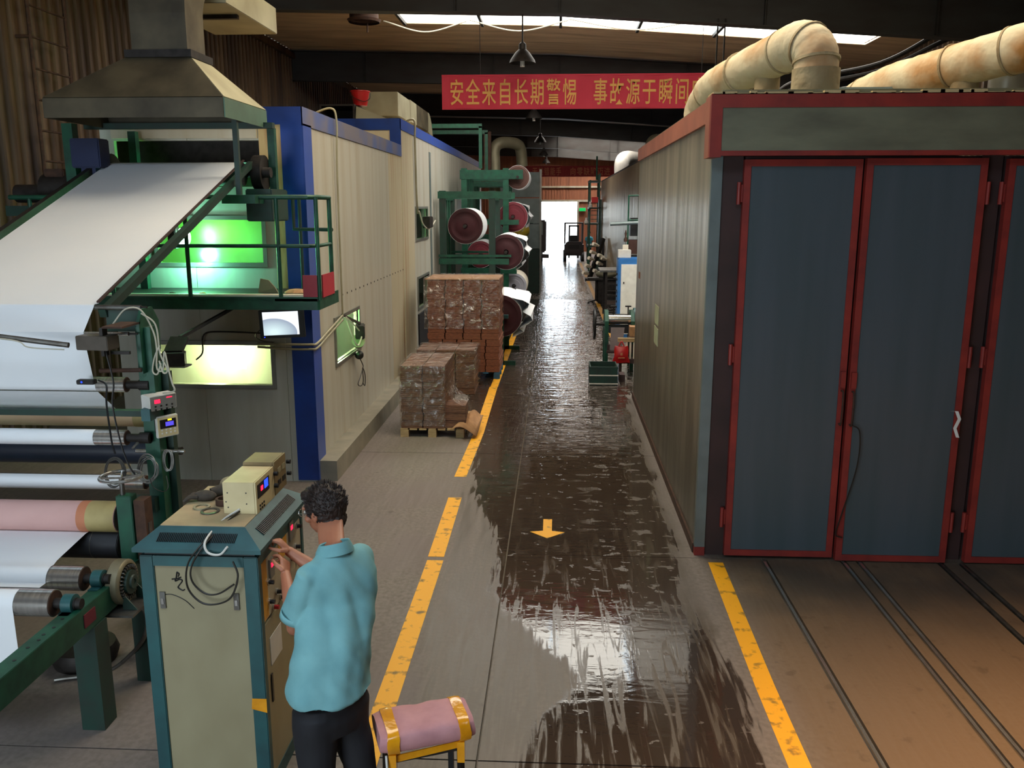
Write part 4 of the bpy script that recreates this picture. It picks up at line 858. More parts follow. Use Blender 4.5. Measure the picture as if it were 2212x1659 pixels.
MB().cyl((-2.96, 5.32, 2.05), (-2.70, 5.36, 2.05), .014, seg=10).build('sensor_arm', 'rust', mc, smooth=True)
sn = MB().box((-3.03, 5.28, 1.985), (.115, .05, .03)).build('edge_sensor', 'iron', mc, bevel=.004)
MB().sph((-3.05, 5.253, 1.987), .007, (1, .4, 1), 8, 6).build('sensor_light', 'ledblue', sn)
MB().bar((-2.74, 5.45, 2.0), (-2.60, 5.5, 2.08), .04, .03).build('sensor_bracket', 'green', mc)
# web
prof = [(9.62, 3.50), (8.60, 3.52)]+[(8.42, 3.512), (8.30, 3.49)]+[(5.55, 2.462)]+arc(5.51, 2.44, .022, 70, 165, 4)+[(5.337, 2.30), (5.335, 2.27), (5.408, 1.93)]+arc(5.46, 1.93, .053, 185, 215, 3)+[(5.68, 1.69), (5.72, 1.65)]
def websheet(name, label, prof, x0=WX0, x1=WX1, m='paper'):
    o = MB().strip([(x0, a, c) for a, c in prof], [(x1, a, c) for a, c in prof]).build(name, m, smooth=True); return tag(o, label, 'paper')
websheet('paper_web', 'wide white paper web slanting down from the hood to the upper rollers', prof)
websheet('paper_web', 'white paper wrapped round the steel roller under the beige one', arc(5.40, 1.58, .054, 60, 270, 8)+[(5.75, 1.44)], x1=-3.07)
websheet('paper_web', 'white paper wrapped round the steel roller above the pink one', arc(5.60, 1.20, .054, 100, 262, 8)+[(5.7, 1.13)], x1=-3.0)
websheet('paper_web', 'white paper sheet leaving the pink roller and passing down round two steel rollers', [(5.22, .995), (5.14, 1.0), (4.80, .958)]+arc(4.74, .87, .078, 75, 180, 6)+[(4.60, .87)], x1=-3.06)
websheet('paper_web', 'white paper hanging down from the lowest steel roller', arc(4.42, .865, .080, 90, 185, 6)+[(4.345, .5), (4.36, .35)], x1=-3.06)
# controllers
def controller(name, label, c, size, rz, disp, tilt=0):
    t_ = thing(name, label, 'controller', (c[0], c[1], c[2]-size[2]/2)); rot = Matrix.Rotation(rz, 3, 'Z') @ Matrix.Rotation(tilt, 3, 'Y'); C = Vector(c)
    MB().box(C, size, rot=rot).build('case', 'instr' if 'cream' in label else 'white', t_, bevel=.004)
    f = size[0]/2
    o = MB().box(C+rot@Vector((f+.002, 0, 0)), (.006, size[1]*.92, size[2]*.9), rot=rot).build('front_panel', 'panelgrey' if disp != 'lcd' else 'instr', t_)
    if disp == 'lcd':
        MB().box(C+rot@Vector((f+.006, 0, .02)), (.003, size[1]*.75, size[2]*.42), rot=rot).build('display_bezel', 'black', o)
        MB().box(C+rot@Vector((f+.008, .01, .018)), (.002, size[1]*.38, size[2]*.2), rot=rot).build('display', 'ledviolet', o)
        MB().box(C+rot@Vector((f+.008, .012, .045)), (.002, size[1]*.18, size[2]*.07), rot=rot).build('indicator', 'ledyellow', o)
    else:
        MB().box(C+rot@Vector((f+.006, -size[1]*.22, .012)), (.003, size[1]*.2, size[2]*.25), rot=rot).build('display', 'ledred', o)
        MB().box(C+rot@Vector((f+.006, size[1]*.22, .03)), (.003, size[1]*.2, size[2]*.06), rot=rot).build('indicator', 'ledred', o)
    for k in range(8): MB().box(C+rot@Vector((f+.007, (-.3+.2*(k % 4))*size[1], -.02-.022*(k//4))), (.004, .010, .010), rot=rot).build('button', 'white' if disp == 'lcd' else 'black', o)
    return t_
controller('tension_controller', 'white controller box with red digits on the roller machine post', (-2.63, 5.42, 1.83), (.11, .19, .10), R(-38), 'red')
t_ = controller('edge_controller', 'pale square controller with violet display below the one with red digits', (-2.60, 5.44, 1.655), (.025, .15, .145), R(-38), 'lcd')
MB().box((-2.655, 5.48, 1.65), (.08, .10, .09), rz=R(-38)).build('back_box', 'black', t_)
MB().bb(-2.70, -2.64, 5.30, 5.44, 1.72, 1.80).build('controller_bracket', 'teal', mc)
# cable bundles
def wires(name, label, curves, r, m):
    b = MB()
    for c in curves: b.tube(bez(c, 6), r, 6)
    return tag(b.build(name, m, smooth=True), label, 'cable')
wires('pale_cable', 'looped bundle of pale cables hanging from the top of the roller machine post', [
 [(-2.83, 5.3, 2.36), (-2.76, 5.34, 2.45), (-2.68, 5.38, 2.44), (-2.63, 5.42, 2.3), (-2.62, 5.43, 2.18), (-2.63, 5.43, 2.05), (-2.59, 5.43, 2.04), (-2.57, 5.43, 2.16), (-2.55, 5.43, 2.03), (-2.53, 5.42, 1.95), (-2.52, 5.42, 1.90), (-2.60, 5.42, 1.885)],
 [(-2.68, 5.38, 2.42), (-2.61, 5.42, 2.34), (-2.60, 5.43, 2.15), (-2.56, 5.43, 2.04), (-2.59, 5.43, 2.02), (-2.61, 5.43, 2.1)], [(-2.60, 5.43, 2.2), (-2.64, 5.43, 2.12), (-2.66, 5.43, 2.03), (-2.63, 5.43, 2.01), (-2.60, 5.43, 2.08)]], .0055, 'cable')
wires('black_cable', 'two black cables hanging down beside the steel rollers', [
 [(-2.84, 5.20, 2.2), (-2.81, 5.2, 2.0), (-2.83, 5.2, 1.85), (-2.80, 5.2, 1.6), (-2.76, 5.2, 1.45), (-2.72, 5.2, 1.38)], [(-2.94, 5.26, 2.0), (-2.88, 5.24, 1.97), (-2.88, 5.22, 1.85), (-2.87, 5.22, 1.6), (-2.855, 5.22, 1.52)]], .006, 'black')
def ring(c, rx, rz, tilt, n=14): return [Vector(c)+Vector((rx*math.cos(2*math.pi*k/n), tilt*math.sin(2*math.pi*k/n), rz*math.sin(2*math.pi*k/n))) for k in range(n+1)]
random.seed(5)
wires('coiled_cable', 'coil of dark cable hanging beside the dark roller', [ring((-2.86+random.uniform(-.008,.008), 5.2, 1.40+random.uniform(-.01,.01)), .065+random.uniform(-.008,.006), .085+random.uniform(-.01,.008), .02) for _ in range(5)], .0035, 'cabled')
wires('coiled_cable', 'messy coil of thin wires hanging on the front of the machine post', [ring((-2.71+random.uniform(-.012,.012), 5.35, 1.38+random.uniform(-.012,.012)), .062+random.uniform(-.015,.008), .08+random.uniform(-.015,.01), .02) for _ in range(7)]+[ring((-2.60+random.uniform(-.01,.01), 5.42, 1.42), .03, .07+random.uniform(-.01,.01), .01) for _ in range(5)], .003, 'rawsteel')
wires('steel_cable', 'single wire loop trailing from the messy coil toward the cabinet', [[(-2.68, 5.3, 1.33), (-2.66, 5.3, 1.27), (-2.60, 5.3, 1.24), (-2.56, 5.3, 1.27), (-2.58, 5.33, 1.34)]], .003, 'cabled')
lb = thing('web_lamp', 'dark boxy inspection lamp on a bracket before the lower front window', 'lamp', (-2.9, 7.4, 1.75))
q = at(375, 775, Y=7.4)
MB().box((q.x, 7.4, q.z), (.20, .15, .12), rz=.3).build('lamp_box', 'iron', lb, bevel=.005)
MB().bb(q.x-.11, q.x+.12, 7.36, 7.5, q.z-.075, q.z-.062).build('lamp_shield', 'alu', lb)
MB().bar((q.x, 7.4, q.z+.06), (q.x-.02, 7.6, q.z+.16), .16, .03).build('bracket', 'iron', lb)
MB().bar((q.x-.02, 7.6, q.z+.16), (q.x-.02, 9.2, q.z+.30), .03, .03).build('arm', 'iron', lb)
# clutter under the machine
tag(MB().bb(-3.1, -2.78, 5.9, 6.2, .0, .28).build('carton', 'bundle2', bevel=.004), 'brown carton on the floor under the roller machine', 'box')
tag(MB().lathe((-2.72, 5.85, 0), [(0, 0), (.12, 0), (.14, .22), (.145, .22), (.145, .2), (.12, .02), (0, .02)], seg=20).build('black_bucket', 'black', smooth=True), 'black bucket on the floor behind the machine legs', 'bucket')
tag(MB().tube(bez([(-2.66, 4.95, .64), (-2.62, 4.98, .5), (-2.66, 5.0, .35), (-2.78, 5.05, .2), (-3.0, 5.1, .03), (-3.3, 5.0, .02)]), .014, 8).build('hose', 'rawsteel', smooth=True), 'grey hose hanging from the brake plate to the floor', 'hose')
tag(MB().lathe((-3.25, 5.3, 0), [(0, 0), (.2, 0), (.22, .06), (.2, .12), (.1, .14), (0, .14)], seg=24).build('drip_tray', 'iron', smooth=True), 'round dark drip tray on the floor under the rollers', 'tray')
# ------------------------------------------------------------------ control cabinet
CX0, CX1, CY0, CY1, CZ = -2.10, -1.49, 3.97, 4.74, 1.50
cb = thing('control_cabinet', 'tall cream control cabinet with teal frame and vented top', 'cabinet', ((CX0+CX1)/2, (CY0+CY1)/2, 0))
lidz = CZ-.115
b = MB()
lo = [(CX0-.02, CY0-.03, lidz+.03), (CX1+.03, CY0-.03, lidz+.03), (CX1+.03, CY1+.03, lidz+.03), (CX0-.02, CY1+.03, lidz+.03)]
hi = [(CX0+.09, CY0+.07, CZ), (CX1-.08, CY0+.07, CZ), (CX1-.08, CY1-.08, CZ), (CX0+.09, CY1-.08, CZ)]
lv = [b.bm.verts.new(p) for p in lo]; hv = [b.bm.verts.new(p) for p in hi]; bv = [b.bm.verts.new((p[0], p[1], p[2]-.022)) for p in lo]
for k in range(4):
    b.bm.faces.new((lv[k], lv[(k+1) % 4], hv[(k+1) % 4], hv[k])); b.bm.faces.new((bv[k], bv[(k+1) % 4], lv[(k+1) % 4], lv[k]))
b.bm.faces.new(hv); b.bm.faces.new(bv[::-1])
lid = b.build('vented_lid', 'teal', cb)
MB().poly([(p[0], p[1], CZ) for p in hi], (0, 0, .004)).build('top_sheet', 'cabtop', cb)
def slots(n, f):
    b = MB()
    for k in range(n): f(b, k)
    o = b.build('vent_slots', 'black', cb); o['kind'] = 'stuff'
slots(44, lambda b, k: b.bar((CX0+.10+k*.0092, CY0-.004, lidz+.058), (CX0+.105+k*.0092, CY0+.036, CZ-.024), .004, .004))
slots(34, lambda b, k: b.bar((CX1+.002, CY0+.12+k*.016, lidz+.058), (CX1-.045, CY0+.125+k*.016, CZ-.025), .005, .004))
MB().bb(CX0+.02, CX1-.02, CY0+.02, CY1-.02, lidz-.03, lidz+.01).build('lid_gap', 'black', cb)
# frame members
for (x0, x1, y0, y1) in ((CX0, CX0+.07, CY0, CY0+.05), (CX1-.075, CX1, CY0, CY0+.05), (CX1-.05, CX1, CY1-.04, CY1), (CX0, CX0+.05, CY1-.04, CY1)):
    MB().bb(x0, x1, y0, y1, 0, lidz-.02).build('corner_post', 'teal', cb, bevel=.004)
for z0, z1 in ((lidz-.075, lidz-.02), (.0, .09)):
    MB().bb(CX0+.07, CX1-.075, CY0+.002, CY0+.04, z0, z1).build('frame_rail', 'teal', cb); MB().bb(CX1-.04, CX1-.002, CY0+.05, CY1-.04, z0, z1).build('frame_rail', 'teal', cb)
MB().bb(CX0+.07, CX1-.075, CY0+.012, CY0+.03, .09, lidz-.075).build('side_door', 'cab', cb)
MB().bb(CX0, CX0+.02, CY0+.05, CY1-.04, 0, lidz-.02).bb(CX0+.05, CX1-.05, CY1-.02, CY1, 0, lidz-.02).build('back_sheet', 'cab', cb)
MB().bb(CX1-.02, CX1-.006, CY0+.05, CY1-.04, .98, lidz-.075).build('instrument_panel', mat('worn_panel_face', (176,168,144), .5, .1, (120,110,92), 5, sharp=(.5,.75)), cb)
MB().bb(CX1-.02, CX1-.006, CY0+.05, CY1-.04, .09, .96).build('front_door', 'cab', cb)
MB().bb(CX1-.006, CX1-.003, CY0+.05, CY0+.13, .99, lidz-.08).build('yellow_patch', 'cabyel', cb); MB().bb(CX1-.006, CX1-.003, CY0+.33, CY0+.47, 1.20, lidz-.08).build('yellow_patch', 'cabyel', cb)
for x in (CX0+.10, CX1-.125):
    o = MB().bb(x-.014, x+.014, CY0+.004, CY0+.014, lidz-.31, lidz-.22).build('door_latch', 'rawsteel', cb)
    MB().bb(x-.007, x+.007, CY0+.0, CY0+.006, lidz-.285, lidz-.255).build('latch_button', 'steel', o)
for (yy, zz) in ((CY0+.20, 1.22), (CY0+.55, 1.29)):
    o = MB().bb(CX1-.007, CX1+.004, yy-.035, yy+.035, zz-.05, zz+.06).build('digital_meter', 'panelgrey', cb, bevel=.002)
    MB().bb(CX1+.003, CX1+.006, yy-.016, yy+.016, zz+.012, zz+.036).build('display', 'ledred', o)
for (yy, zz, m_) in ((CY0+.14, 1.17, 'black'), (CY0+.66, 1.28, 'black'), (CY0+.14, 1.06, 'black'), (CY0+.26, 1.06, 'black'), (CY0+.38, 1.06, 'rust'), (CY0+.20, 1.0, 'redpl'), (CY0+.32, 1.0, 'black'), (CY0+.62, 1.17, 'black'), (CY0+.55, 1.13, 'redpl'), (CY0+.44, 1.0, 'redpl'), (CY0+.64, 1.08, 'black')):
    o = MB().cyl((CX1-.006, yy, zz), (CX1+.028, yy, zz), .012, seg=14).build('knob', m_, cb, smooth=True)
    MB().cyl((CX1-.006, yy, zz), (CX1+.004, yy, zz), .019, seg=14).build('knob_ring', 'steel', o, smooth=True)
MB().bb(CX1-.006, CX1+.001, CY0+.10, CY0+.12, .5, .66).build('door_slot', 'black', cb)
MB().poly([(CX1-.08, CY0-.002, .52), (CX1+.001, CY0-.002, .50), (CX1+.001, CY0-.002, .58), (CX1-.075, CY0-.002, .58)], (0, .002, 0)).build('tape_patch', 'tape', cb)
MB().bb(CX1-.006, CX1-.003, CY0+.12, CY0+.30, .70, .86).build('torn_sticker', 'white', cb)
# handwritten mark on the side door
b = MB(); yk = CY0+.0105
def pen(pts, r=.0035): b.tube(bez([Vector((x, yk, z)) for x, z in pts], 6), r, 5)
hx, hz = CX0+.185, lidz-.15
pen([(hx-.03, hz), (hx+.0, hz+.004), (hx+.02, hz+.012)]); pen([(hx+.0, hz+.04), (hx-.006, hz+.01), (hx-.012, hz-.01), (hx+.012, hz+.0), (hx+.024, hz-.008), (hx+.008, hz-.03), (hx+.0, hz-.045), (hx+.022, hz-.06), (hx+.034, hz-.055)])
pen([(hx-.0, hz+.04), (hx+.01, hz+.03), (hx+.004, hz+.014)]); pen([(hx-.07, hz-.085), (hx-.03, hz-.086), (hx+.03, hz-.115), (hx+.075, hz-.16)], .002)
b.build('handwritten_mark', 'black', cb)
# on the cabinet
def instrument(name, label, c, size, m, disp):
    t_ = thing(name, label, 'instrument', (c[0], c[1], c[2]-size[2]/2)); C = Vector(c); x1 = C.x+size[0]/2
    MB().box(C, size).build('case', m, t_, bevel=.003)
    f = MB().bb(x1, x1+.008, C.y-size[1]/2, C.y+size[1]/2, C.z-size[2]/2, C.z+size[2]/2).build('front_panel', m if disp else 'instrd', t_)
    if disp:
        MB().bb(x1+.008, x1+.011, C.y-.12, C.y+.06, C.z-.01, C.z+.065).build('display_window', 'iron', f)
        MB().bb(x1+.011, x1+.013, C.y-.02, C.y+.035, C.z+.015, C.z+.06).build('display', 'ledblue', f)
        MB().bb(x1+.011, x1+.013, C.y-.075, C.y-.045, C.z+.02, C.z+.045).build('display', 'ledred', f)
        for k in range(6): MB().bb(x1+.008, x1+.012, C.y-.10+.03*(k % 3), C.y-.088+.03*(k % 3), C.z-.06-.02*(k//3), C.z-.05-.02*(k//3)).build('button', 'black', f)
        for (dx, dz) in ((-.06, .03), (.04, .03), (.04, -.03), (-.06, -.05), (.0, -.06), (-.07, -.02)): MB().cyl((C.x+dx, C.y-size[1]/2-.001, C.z+dz), (C.x+dx, C.y-size[1]/2+.001, C.z+dz), .004, seg=8).build('vent_hole', 'black', t_)
    else:
        for k in range(2):
            for yy in (-.11, .12): MB().cyl((x1+.008, C.y+yy, C.z+.035-.07*k), (x1+.03, C.y+yy, C.z+.035-.07*k), .013, seg=12).build('knob', 'black', f, smooth=True)
            for yy in (-.05, .03): MB().bb(x1+.008, x1+.011, C.y+yy, C.y+yy+.05, C.z+.015-.07*k, C.z+.045-.07*k).build('meter_window', 'iron' if k else 'cab', f)
    return t_
it = instrument('instrument_box', 'cream electronic instrument with blue and red digits on the cabinet', (-1.66, 4.36, CZ+.09), (.17, .29, .175), 'instr', True)
instrument('instrument_box', 'dusty olive power unit behind the cream instrument on the cabinet', (-1.66, 4.62, CZ+.10), (.17, .20, .19), 'instrd', False)
# work glove
gl = MB(); gp = Vector((-1.93, 4.42, CZ+.03))
gl.sph(gp, .05, (1.3, .8, .6), 14, 8)
for k in range(4): gl.tube([gp+Vector((-.03-.004*k, -.03+.017*k, .0)), gp+Vector((-.07, -.05+.018*k, .005)), gp+Vector((-.095+.004*k, -.065+.018*k, -.015))], .012, 8, rads=[.013, .013, .009])
gl.tube([gp+Vector((.02, .04, 0)), gp+Vector((.07, .08, .01)), gp+Vector((.11, .12, 0))], .03, 10, rads=[.03, .034, .03])
tag(gl.build('work_glove', 'glove', smooth=True), 'dirty grey work glove lying on the cabinet top', 'glove')
tag(MB().sph((-1.86, 4.60, CZ+.045), .045, (1.2, 1.4, .8), 12, 8).build('work_glove', mat('olive_glove', (150,138,112), .9, 0, (96,86,66), 14)), 'crumpled paler glove behind the dirty grey glove', 'glove')
def taperoll(c, r, w, m, label, tilt=0.0):
    o = MB().lathe(c, [(r*.72, 0), (r, 0), (r, w), (r*.72, w), (r*.72, 0)], axis=(tilt, 0, 1), seg=28).build('tape_roll', m, smooth=True); return tag(o, label, 'tape')
taperoll((-1.80, 4.36, CZ+.004), .045, .035, 'rust', 'brown tape roll standing flat beside the cream instrument')
taperoll((-1.83, 4.24, CZ+.004), .05, .006, 'rawsteel', 'thin grey ring lying nearest the cabinet front edge')
taperoll((-1.90, 4.30, CZ+.004), .045, .008, 'hoodpale', 'thin pale ring lying beside the dirty glove')
wires('black_cable', 'dark cable running in big loops down the cabinet side from the instrument', [
 [(-1.68, 4.22, CZ+.02), (-1.72, 4.10, CZ-.01), (-1.76, 3.93, CZ-.06), (-1.83, 3.925, CZ-.16), (-1.84, 3.925, CZ-.28), (-1.78, 3.925, CZ-.36), (-1.70, 3.925, CZ-.37), (-1.62, 3.925, CZ-.33), (-1.58, 3.93, CZ-.22), (-1.60, 3.93, CZ-.14)],
 [(-1.66, 4.22, CZ+.02), (-1.70, 4.08, CZ-.01), (-1.75, 3.925, CZ-.07), (-1.81, 3.92, CZ-.17), (-1.81, 3.92, CZ-.25), (-1.75, 3.92, CZ-.31), (-1.68, 3.92, CZ-.31), (-1.60, 3.925, CZ-.26)]], .005, 'cabled')
wires('pale_cable', 'white cable curling over the vented cabinet lid edge', [[(-1.66, 4.22, CZ+.03), (-1.72, 4.12, CZ+.0), (-1.74, 3.95, CZ-.04), (-1.72, 3.92, CZ-.09), (-1.66, 3.92, CZ-.10), (-1.62, 3.925, CZ-.06)]], .006, 'white')
# ------------------------------------------------------------------ stool
st = thing('padded_stool', 'dark metal stool with a pink cloth pad taped on in yellow', 'stool', (-.63, 3.74, 0))
def SR(x, y, z): # stool frame: local to world
    a = R(21); return Vector((-.635+x*math.cos(a)-y*math.sin(a), 3.745+x*math.sin(a)+y*math.cos(a), z))
for sx in (-1, 1):
    for sy in (-1, 1): MB().bar(SR(sx*.17, sy*.11, 0), SR(sx*.165, sy*.10, .555), .026, .026).build('leg', 'black', st)
for (a, b_) in (((-.165, -.10), (.165, -.10)), ((-.165, .10), (.165, .10)), ((-.165, -.10), (-.165, .10)), ((.165, -.10), (.165, .10))):
    MB().bar(SR(*a, .52), SR(*b_, .52), .03, .022).build('seat_rail', 'iron', st); MB().bar(SR(*a, .18), SR(*b_, .18), .018, .018).build('stretcher', 'black', st)
def cushion(hx, hy, z0, z1, xa, xb, m, name, puff=0.0, par=None, seed=0):
    b = MB(); n, mseg = 22, 20; rings = []
    for i in range(n+1):
        u = xa+(xb-xa)*i/n; ring_ = []
        edge = 1-abs(u/hx)**6*.14
        for k in range(mseg):
            a = 2*math.pi*k/mseg; c_, s_ = math.cos(a), math.sin(a)
            y = hy*edge*math.copysign(abs(c_)**.45, c_)+puff*math.copysign(1, c_)*abs(c_); z = (z0+z1)/2+(z1-z0)/2*edge*math.copysign(abs(s_)**.55, s_)+puff*s_
            p = SR(u, y, z); d = noise.noise(p*14+Vector((seed, 0, 0)))*.009
            ring_.append(b.bm.verts.new(p+Vector((0, 0, d))+Vector((c_*d, c_*d, 0))))
        rings.append(ring_)
    for A, B in zip(rings, rings[1:]):
        for k in range(mseg): b.bm.faces.new((A[k], A[(k+1) % mseg], B[(k+1) % mseg], B[k]))
    b.bm.faces.new(rings[0][::-1]); b.bm.faces.new(rings[-1])
    return b.build(name, m, par or st, smooth=True)
pad = cushion(.235, .135, .555, .665, -.225, .235, 'pinkc', 'pad')
cushion(.26, .135, .55, .665, -.19, -.135, 'tape', 'tape_band', .005, pad); cushion(.26, .135, .55, .665, .155, .21, 'tape', 'tape_band', .005, pad)
MB().bar(SR(-.18, -.115, .53), SR(.17, -.115, .545), .006, .035).build('tape_band', 'tape', pad)
for sx in (-1, 1): MB().bar(SR(sx*.167, -.112, .45), SR(sx*.167, -.112, .56), .036, .036).build('leg_tape', 'tape', st)
MB().tube(bez([SR(-.20, -.12, .56), SR(-.20, -.14, .5), SR(-.19, -.13, .42)]), .006, 6).build('loose_strip', 'white', st, smooth=True)
# ------------------------------------------------------------------ banners
def banner(name, label, x0, x1, y, z0, z1, text, tx0, tx1, m, ml, wires_x, zt_, fade=None):
    t_ = thing(name, label, 'banner', ((x0+x1)/2, y, z0))
    b = MB(); n = 40
    A = [(x0+(x1-x0)*k/n, y+.012*math.sin(k*1.3), z0+.006*math.sin(k*.5)) for k in range(n+1)]; B = [(p[0], p[1], z1) for p in A]
    b.strip(A, B); cl = b.build('cloth', m, t_)
    cl.modifiers.new('s', 'SOLIDIFY').thickness = .006
    MB().bb(x0, x1, y-.015, y+.015, z1-.01, z1+.02).build('top_batten', m, t_); MB().bb(x0, x1, y-.01, y+.01, z0-.015, z0).build('bottom_batten', m, t_)
    for k, wx in enumerate(wires_x): MB().cyl((wx, y, z1), (wx, y, zt_(wx)), .006, seg=6).build('hanging_wire', 'iron', t_)
    for grp, (gx0, gx1) in zip(text, ((tx0[0], tx1[0]), (tx0[1], tx1[1]))):
        pitch = (gx1-gx0)/len(grp); hgt = (z1-z0)*.80
        for i, ch in enumerate(grp):
            cu = bpy.data.curves.new('t', 'FONT'); cu.body = ch; cu.size = 1; cu.offset = .008; cu.extrude = .004; cu.resolution_u = 2
            tmp = bpy.data.objects.new('t', cu); COL.objects.link(tmp); bpy.context.view_layer.update()
            me = bpy.data.meshes.new_from_object(tmp.evaluated_get(bpy.context.evaluated_depsgraph_get())); bpy.data.objects.remove(tmp)
            xs = [v.co.x for v in me.vertices]; zs = [v.co.y for v in me.vertices]
            if not xs: continue
            sx = pitch*.9/1.0; sz = hgt/.95; cxm = .5; cym = .38
            for v in me.vertices:
                a_, c_, e_ = v.co; v.co = Vector(((a_-cxm)*sx, -.02-e_, (c_-cym)*sz))
            me.materials.clear(); me.materials.append(M[ml]); o = bpy.data.objects.new('lettering', me); COL.objects.link(o)
            o.parent = cl; o.location = Vector((gx0+pitch*(i+.5), y, (z0+z1)/2))-ORG[t_.name]
ORG_T = None
xb0 = at(955, 215, Y=16.6).x
ba0, ba1 = at(970, 215, Y=16.6).x, at(1248, 215, Y=16.6).x; bb0 = at(1279, 215, Y=16.6).x; bbe = bb0+(at(1490, 215, Y=16.6).x-bb0)/6*8
banner('safety_banner', 'long red banner with yellow Chinese lettering hung across the aisle', xb0, bbe+.15, 16.6, 4.87, 5.45, ('安全来自长期警惕', '事故源于瞬间麻痹'), (ba0, bb0), (ba1, bbe), 'banner', 'bannerl', (-1.45, 2.6), lambda x: roofz(x)-.02)
banner('quality_banner', 'dark red banner with dull lettering hung far down the hall above the gate', -2.3, 3.0, 46.2, 4.60, 5.12, ('无差错能手', '向零缺陷迈进'), (-1.35, .62), (.20, 2.75), 'banner2', 'banner2l', (-2.0, 2.7), lambda x: roofz(x)-.02)
# pendant lamps
def pendant(loc, r, ztop, label, first=[None]):
    if first[0] is None:
        t_ = thing('pendant_lamp', label, 'lamp', loc, 'pendant lamps above the aisle'); x, y, z = loc
        MB().lathe((x, y, z), [(r, 0), (r*.93, .05), (r*.55, .17), (r*.3, .22), (r*.27, .31), (r*.12, .34), (0, .34)], seg=28).build('shade', 'iron', t_, smooth=True)
        MB().cyl((x, y, z-.06), (x, y, z+.12), .04, seg=14).build('bulb', 'white', t_, smooth=True)
        MB().cyl((x, y, z+.33), (x, y, ztop), .014, seg=8).build('stem', 'iron', t_)
        first[0] = t_; return t_
    return copy_tree(first[0], loc, 0, label)
pendant((-.62, 15.4, 5.48), .225, 6.32, 'dark pendant lamp in front of the red banner, nearest of the aisle lamps')
for y, z, lb_ in ((24.1, 5.40, 'pale-edged pendant lamp seen just under the red banner'), (32.9, 5.40, 'small dark pendant lamp, third along the aisle'), (41.6, 5.42, 'small dark pendant lamp, fourth along the aisle'), (50.4, 5.48, 'tiny pendant lamp, last one before the gate wall')):
    pendant((-.66, y, z), .225, 6.3, lb_)
tag(MB().lathe(S(-3.15, 14.6, 6.0), [(.31, 0), (.34, .05), (.29, .075), (.29, .4), (.0, .4)], seg=28).cyl(S(-3.1, 14.6, 5.85), S(-3.1, 14.6, 6.0), .018, seg=8).build('roof_vent', 'rust', smooth=True), 'rusty round roof ventilator beside the bright roof lights', 'ventilator')
for k, (a, c) in enumerate(((-2.95, -1.55), (-1.5, .15), (.15, 2.4))):
    tag(MB().tube(bez([S(a, 15.2, 6.14), S((a+c)/2, 15.2, 5.96), S(c, 15.2, 6.12)], 10), .015, 6).build('sagging_cable', 'cable', smooth=True), ['sagging pale cable nearest the rusty roof ventilator', 'sagging pale cable above the nearest pendant lamp', 'sagging pale cable at the kiln end of the roof lights'][k], 'cable')
for k, dx in enumerate((0, .12)):
    tag(MB().cyl((2.64+dx, 15.36, 3.9), (2.64+dx, 15.36, 6.15), .014, seg=6).build('hanger_rod', 'iron'), ['thin hanger rod left of a pair above the wrapped pipe', 'thin hanger rod right of a pair above the wrapped pipe'][k], 'rod')
for k, (a, bz) in enumerate((((6.0, 12.5, 5.75), 5.0), ((6.1, 12.8, 5.55), 4.9), ((6.0, 12.3, 5.3), 4.75))):
    tag(MB().tube(bez([S(*a), S(5.3, 12.7, (a[2]+bz)/2+.1), S(4.6, 13.2, bz+.1), S(3.6, 13.9, bz-.05), S(3.3, 14.2, bz-.3)], 8), .04, 8).build('cable_pipe', 'iron', smooth=True), ['uppermost', 'middle', 'lowest'][k]+' of three dark pipes slanting down behind the kiln pipes', 'pipe')
# ------------------------------------------------------------------ roll rack with paper rolls
def rack(name, label, xs, ys_, ztop, arms, loc):
    t_ = thing(name, label, 'rack', loc)
    for x in xs:
        for y in ys_: MB().bb(x-.07, x+.07, y-.06, y+.06, 0, ztop).build('post', 'greend' if 'near' in label else 'green', t_)
    for y in (ys_[0]+.45, (ys_[0]+ys_[1])/2+.1): MB().bb(xs[0]-.05, xs[0]+.05, y-.05, y+.05, 0, ztop-.1).build('post', 'green', t_)
    for z, x1, h in arms:
        for y in (ys_[0], ys_[-1]): MB().bb(xs[0]-.1, x1, y-.05-.02, y+.05-.02, z-h/2, z+h/2).build('arm', 'green', t_)
    for x in xs: MB().bb(x-.05, x+.05, ys_[0], ys_[-1], ztop-.2, ztop-.08).build('top_beam', 'green', t_)
    return t_
rack('roll_rack', 'dark green roll rack near the tall pallet, carrying maroon paper rolls', (-2.5, -1.42), (19.0, 20.6), 3.42, ((3.33, -1.0, .15), (2.02, -1.0, .05), (1.90, -1.05, .13)), (-1.9, 19.8, 0))
rack('roll_rack', 'taller bright green roll rack behind, reaching above the others', (-2.3, -1.27), (21.6, 23.2), 4.0, ((3.85, -.85, .22), (2.7, -.95, .12), (1.5, -1.0, .14)), (-1.8, 22.4, 0))
rack('roll_rack', 'green roll rack farthest back in the row of roll racks', (-2.4, -1.45), (24.6, 26.2), 3.9, ((3.7, -1.2, .14), (2.2, -1.2, .12)), (-1.9, 25.4, 0))
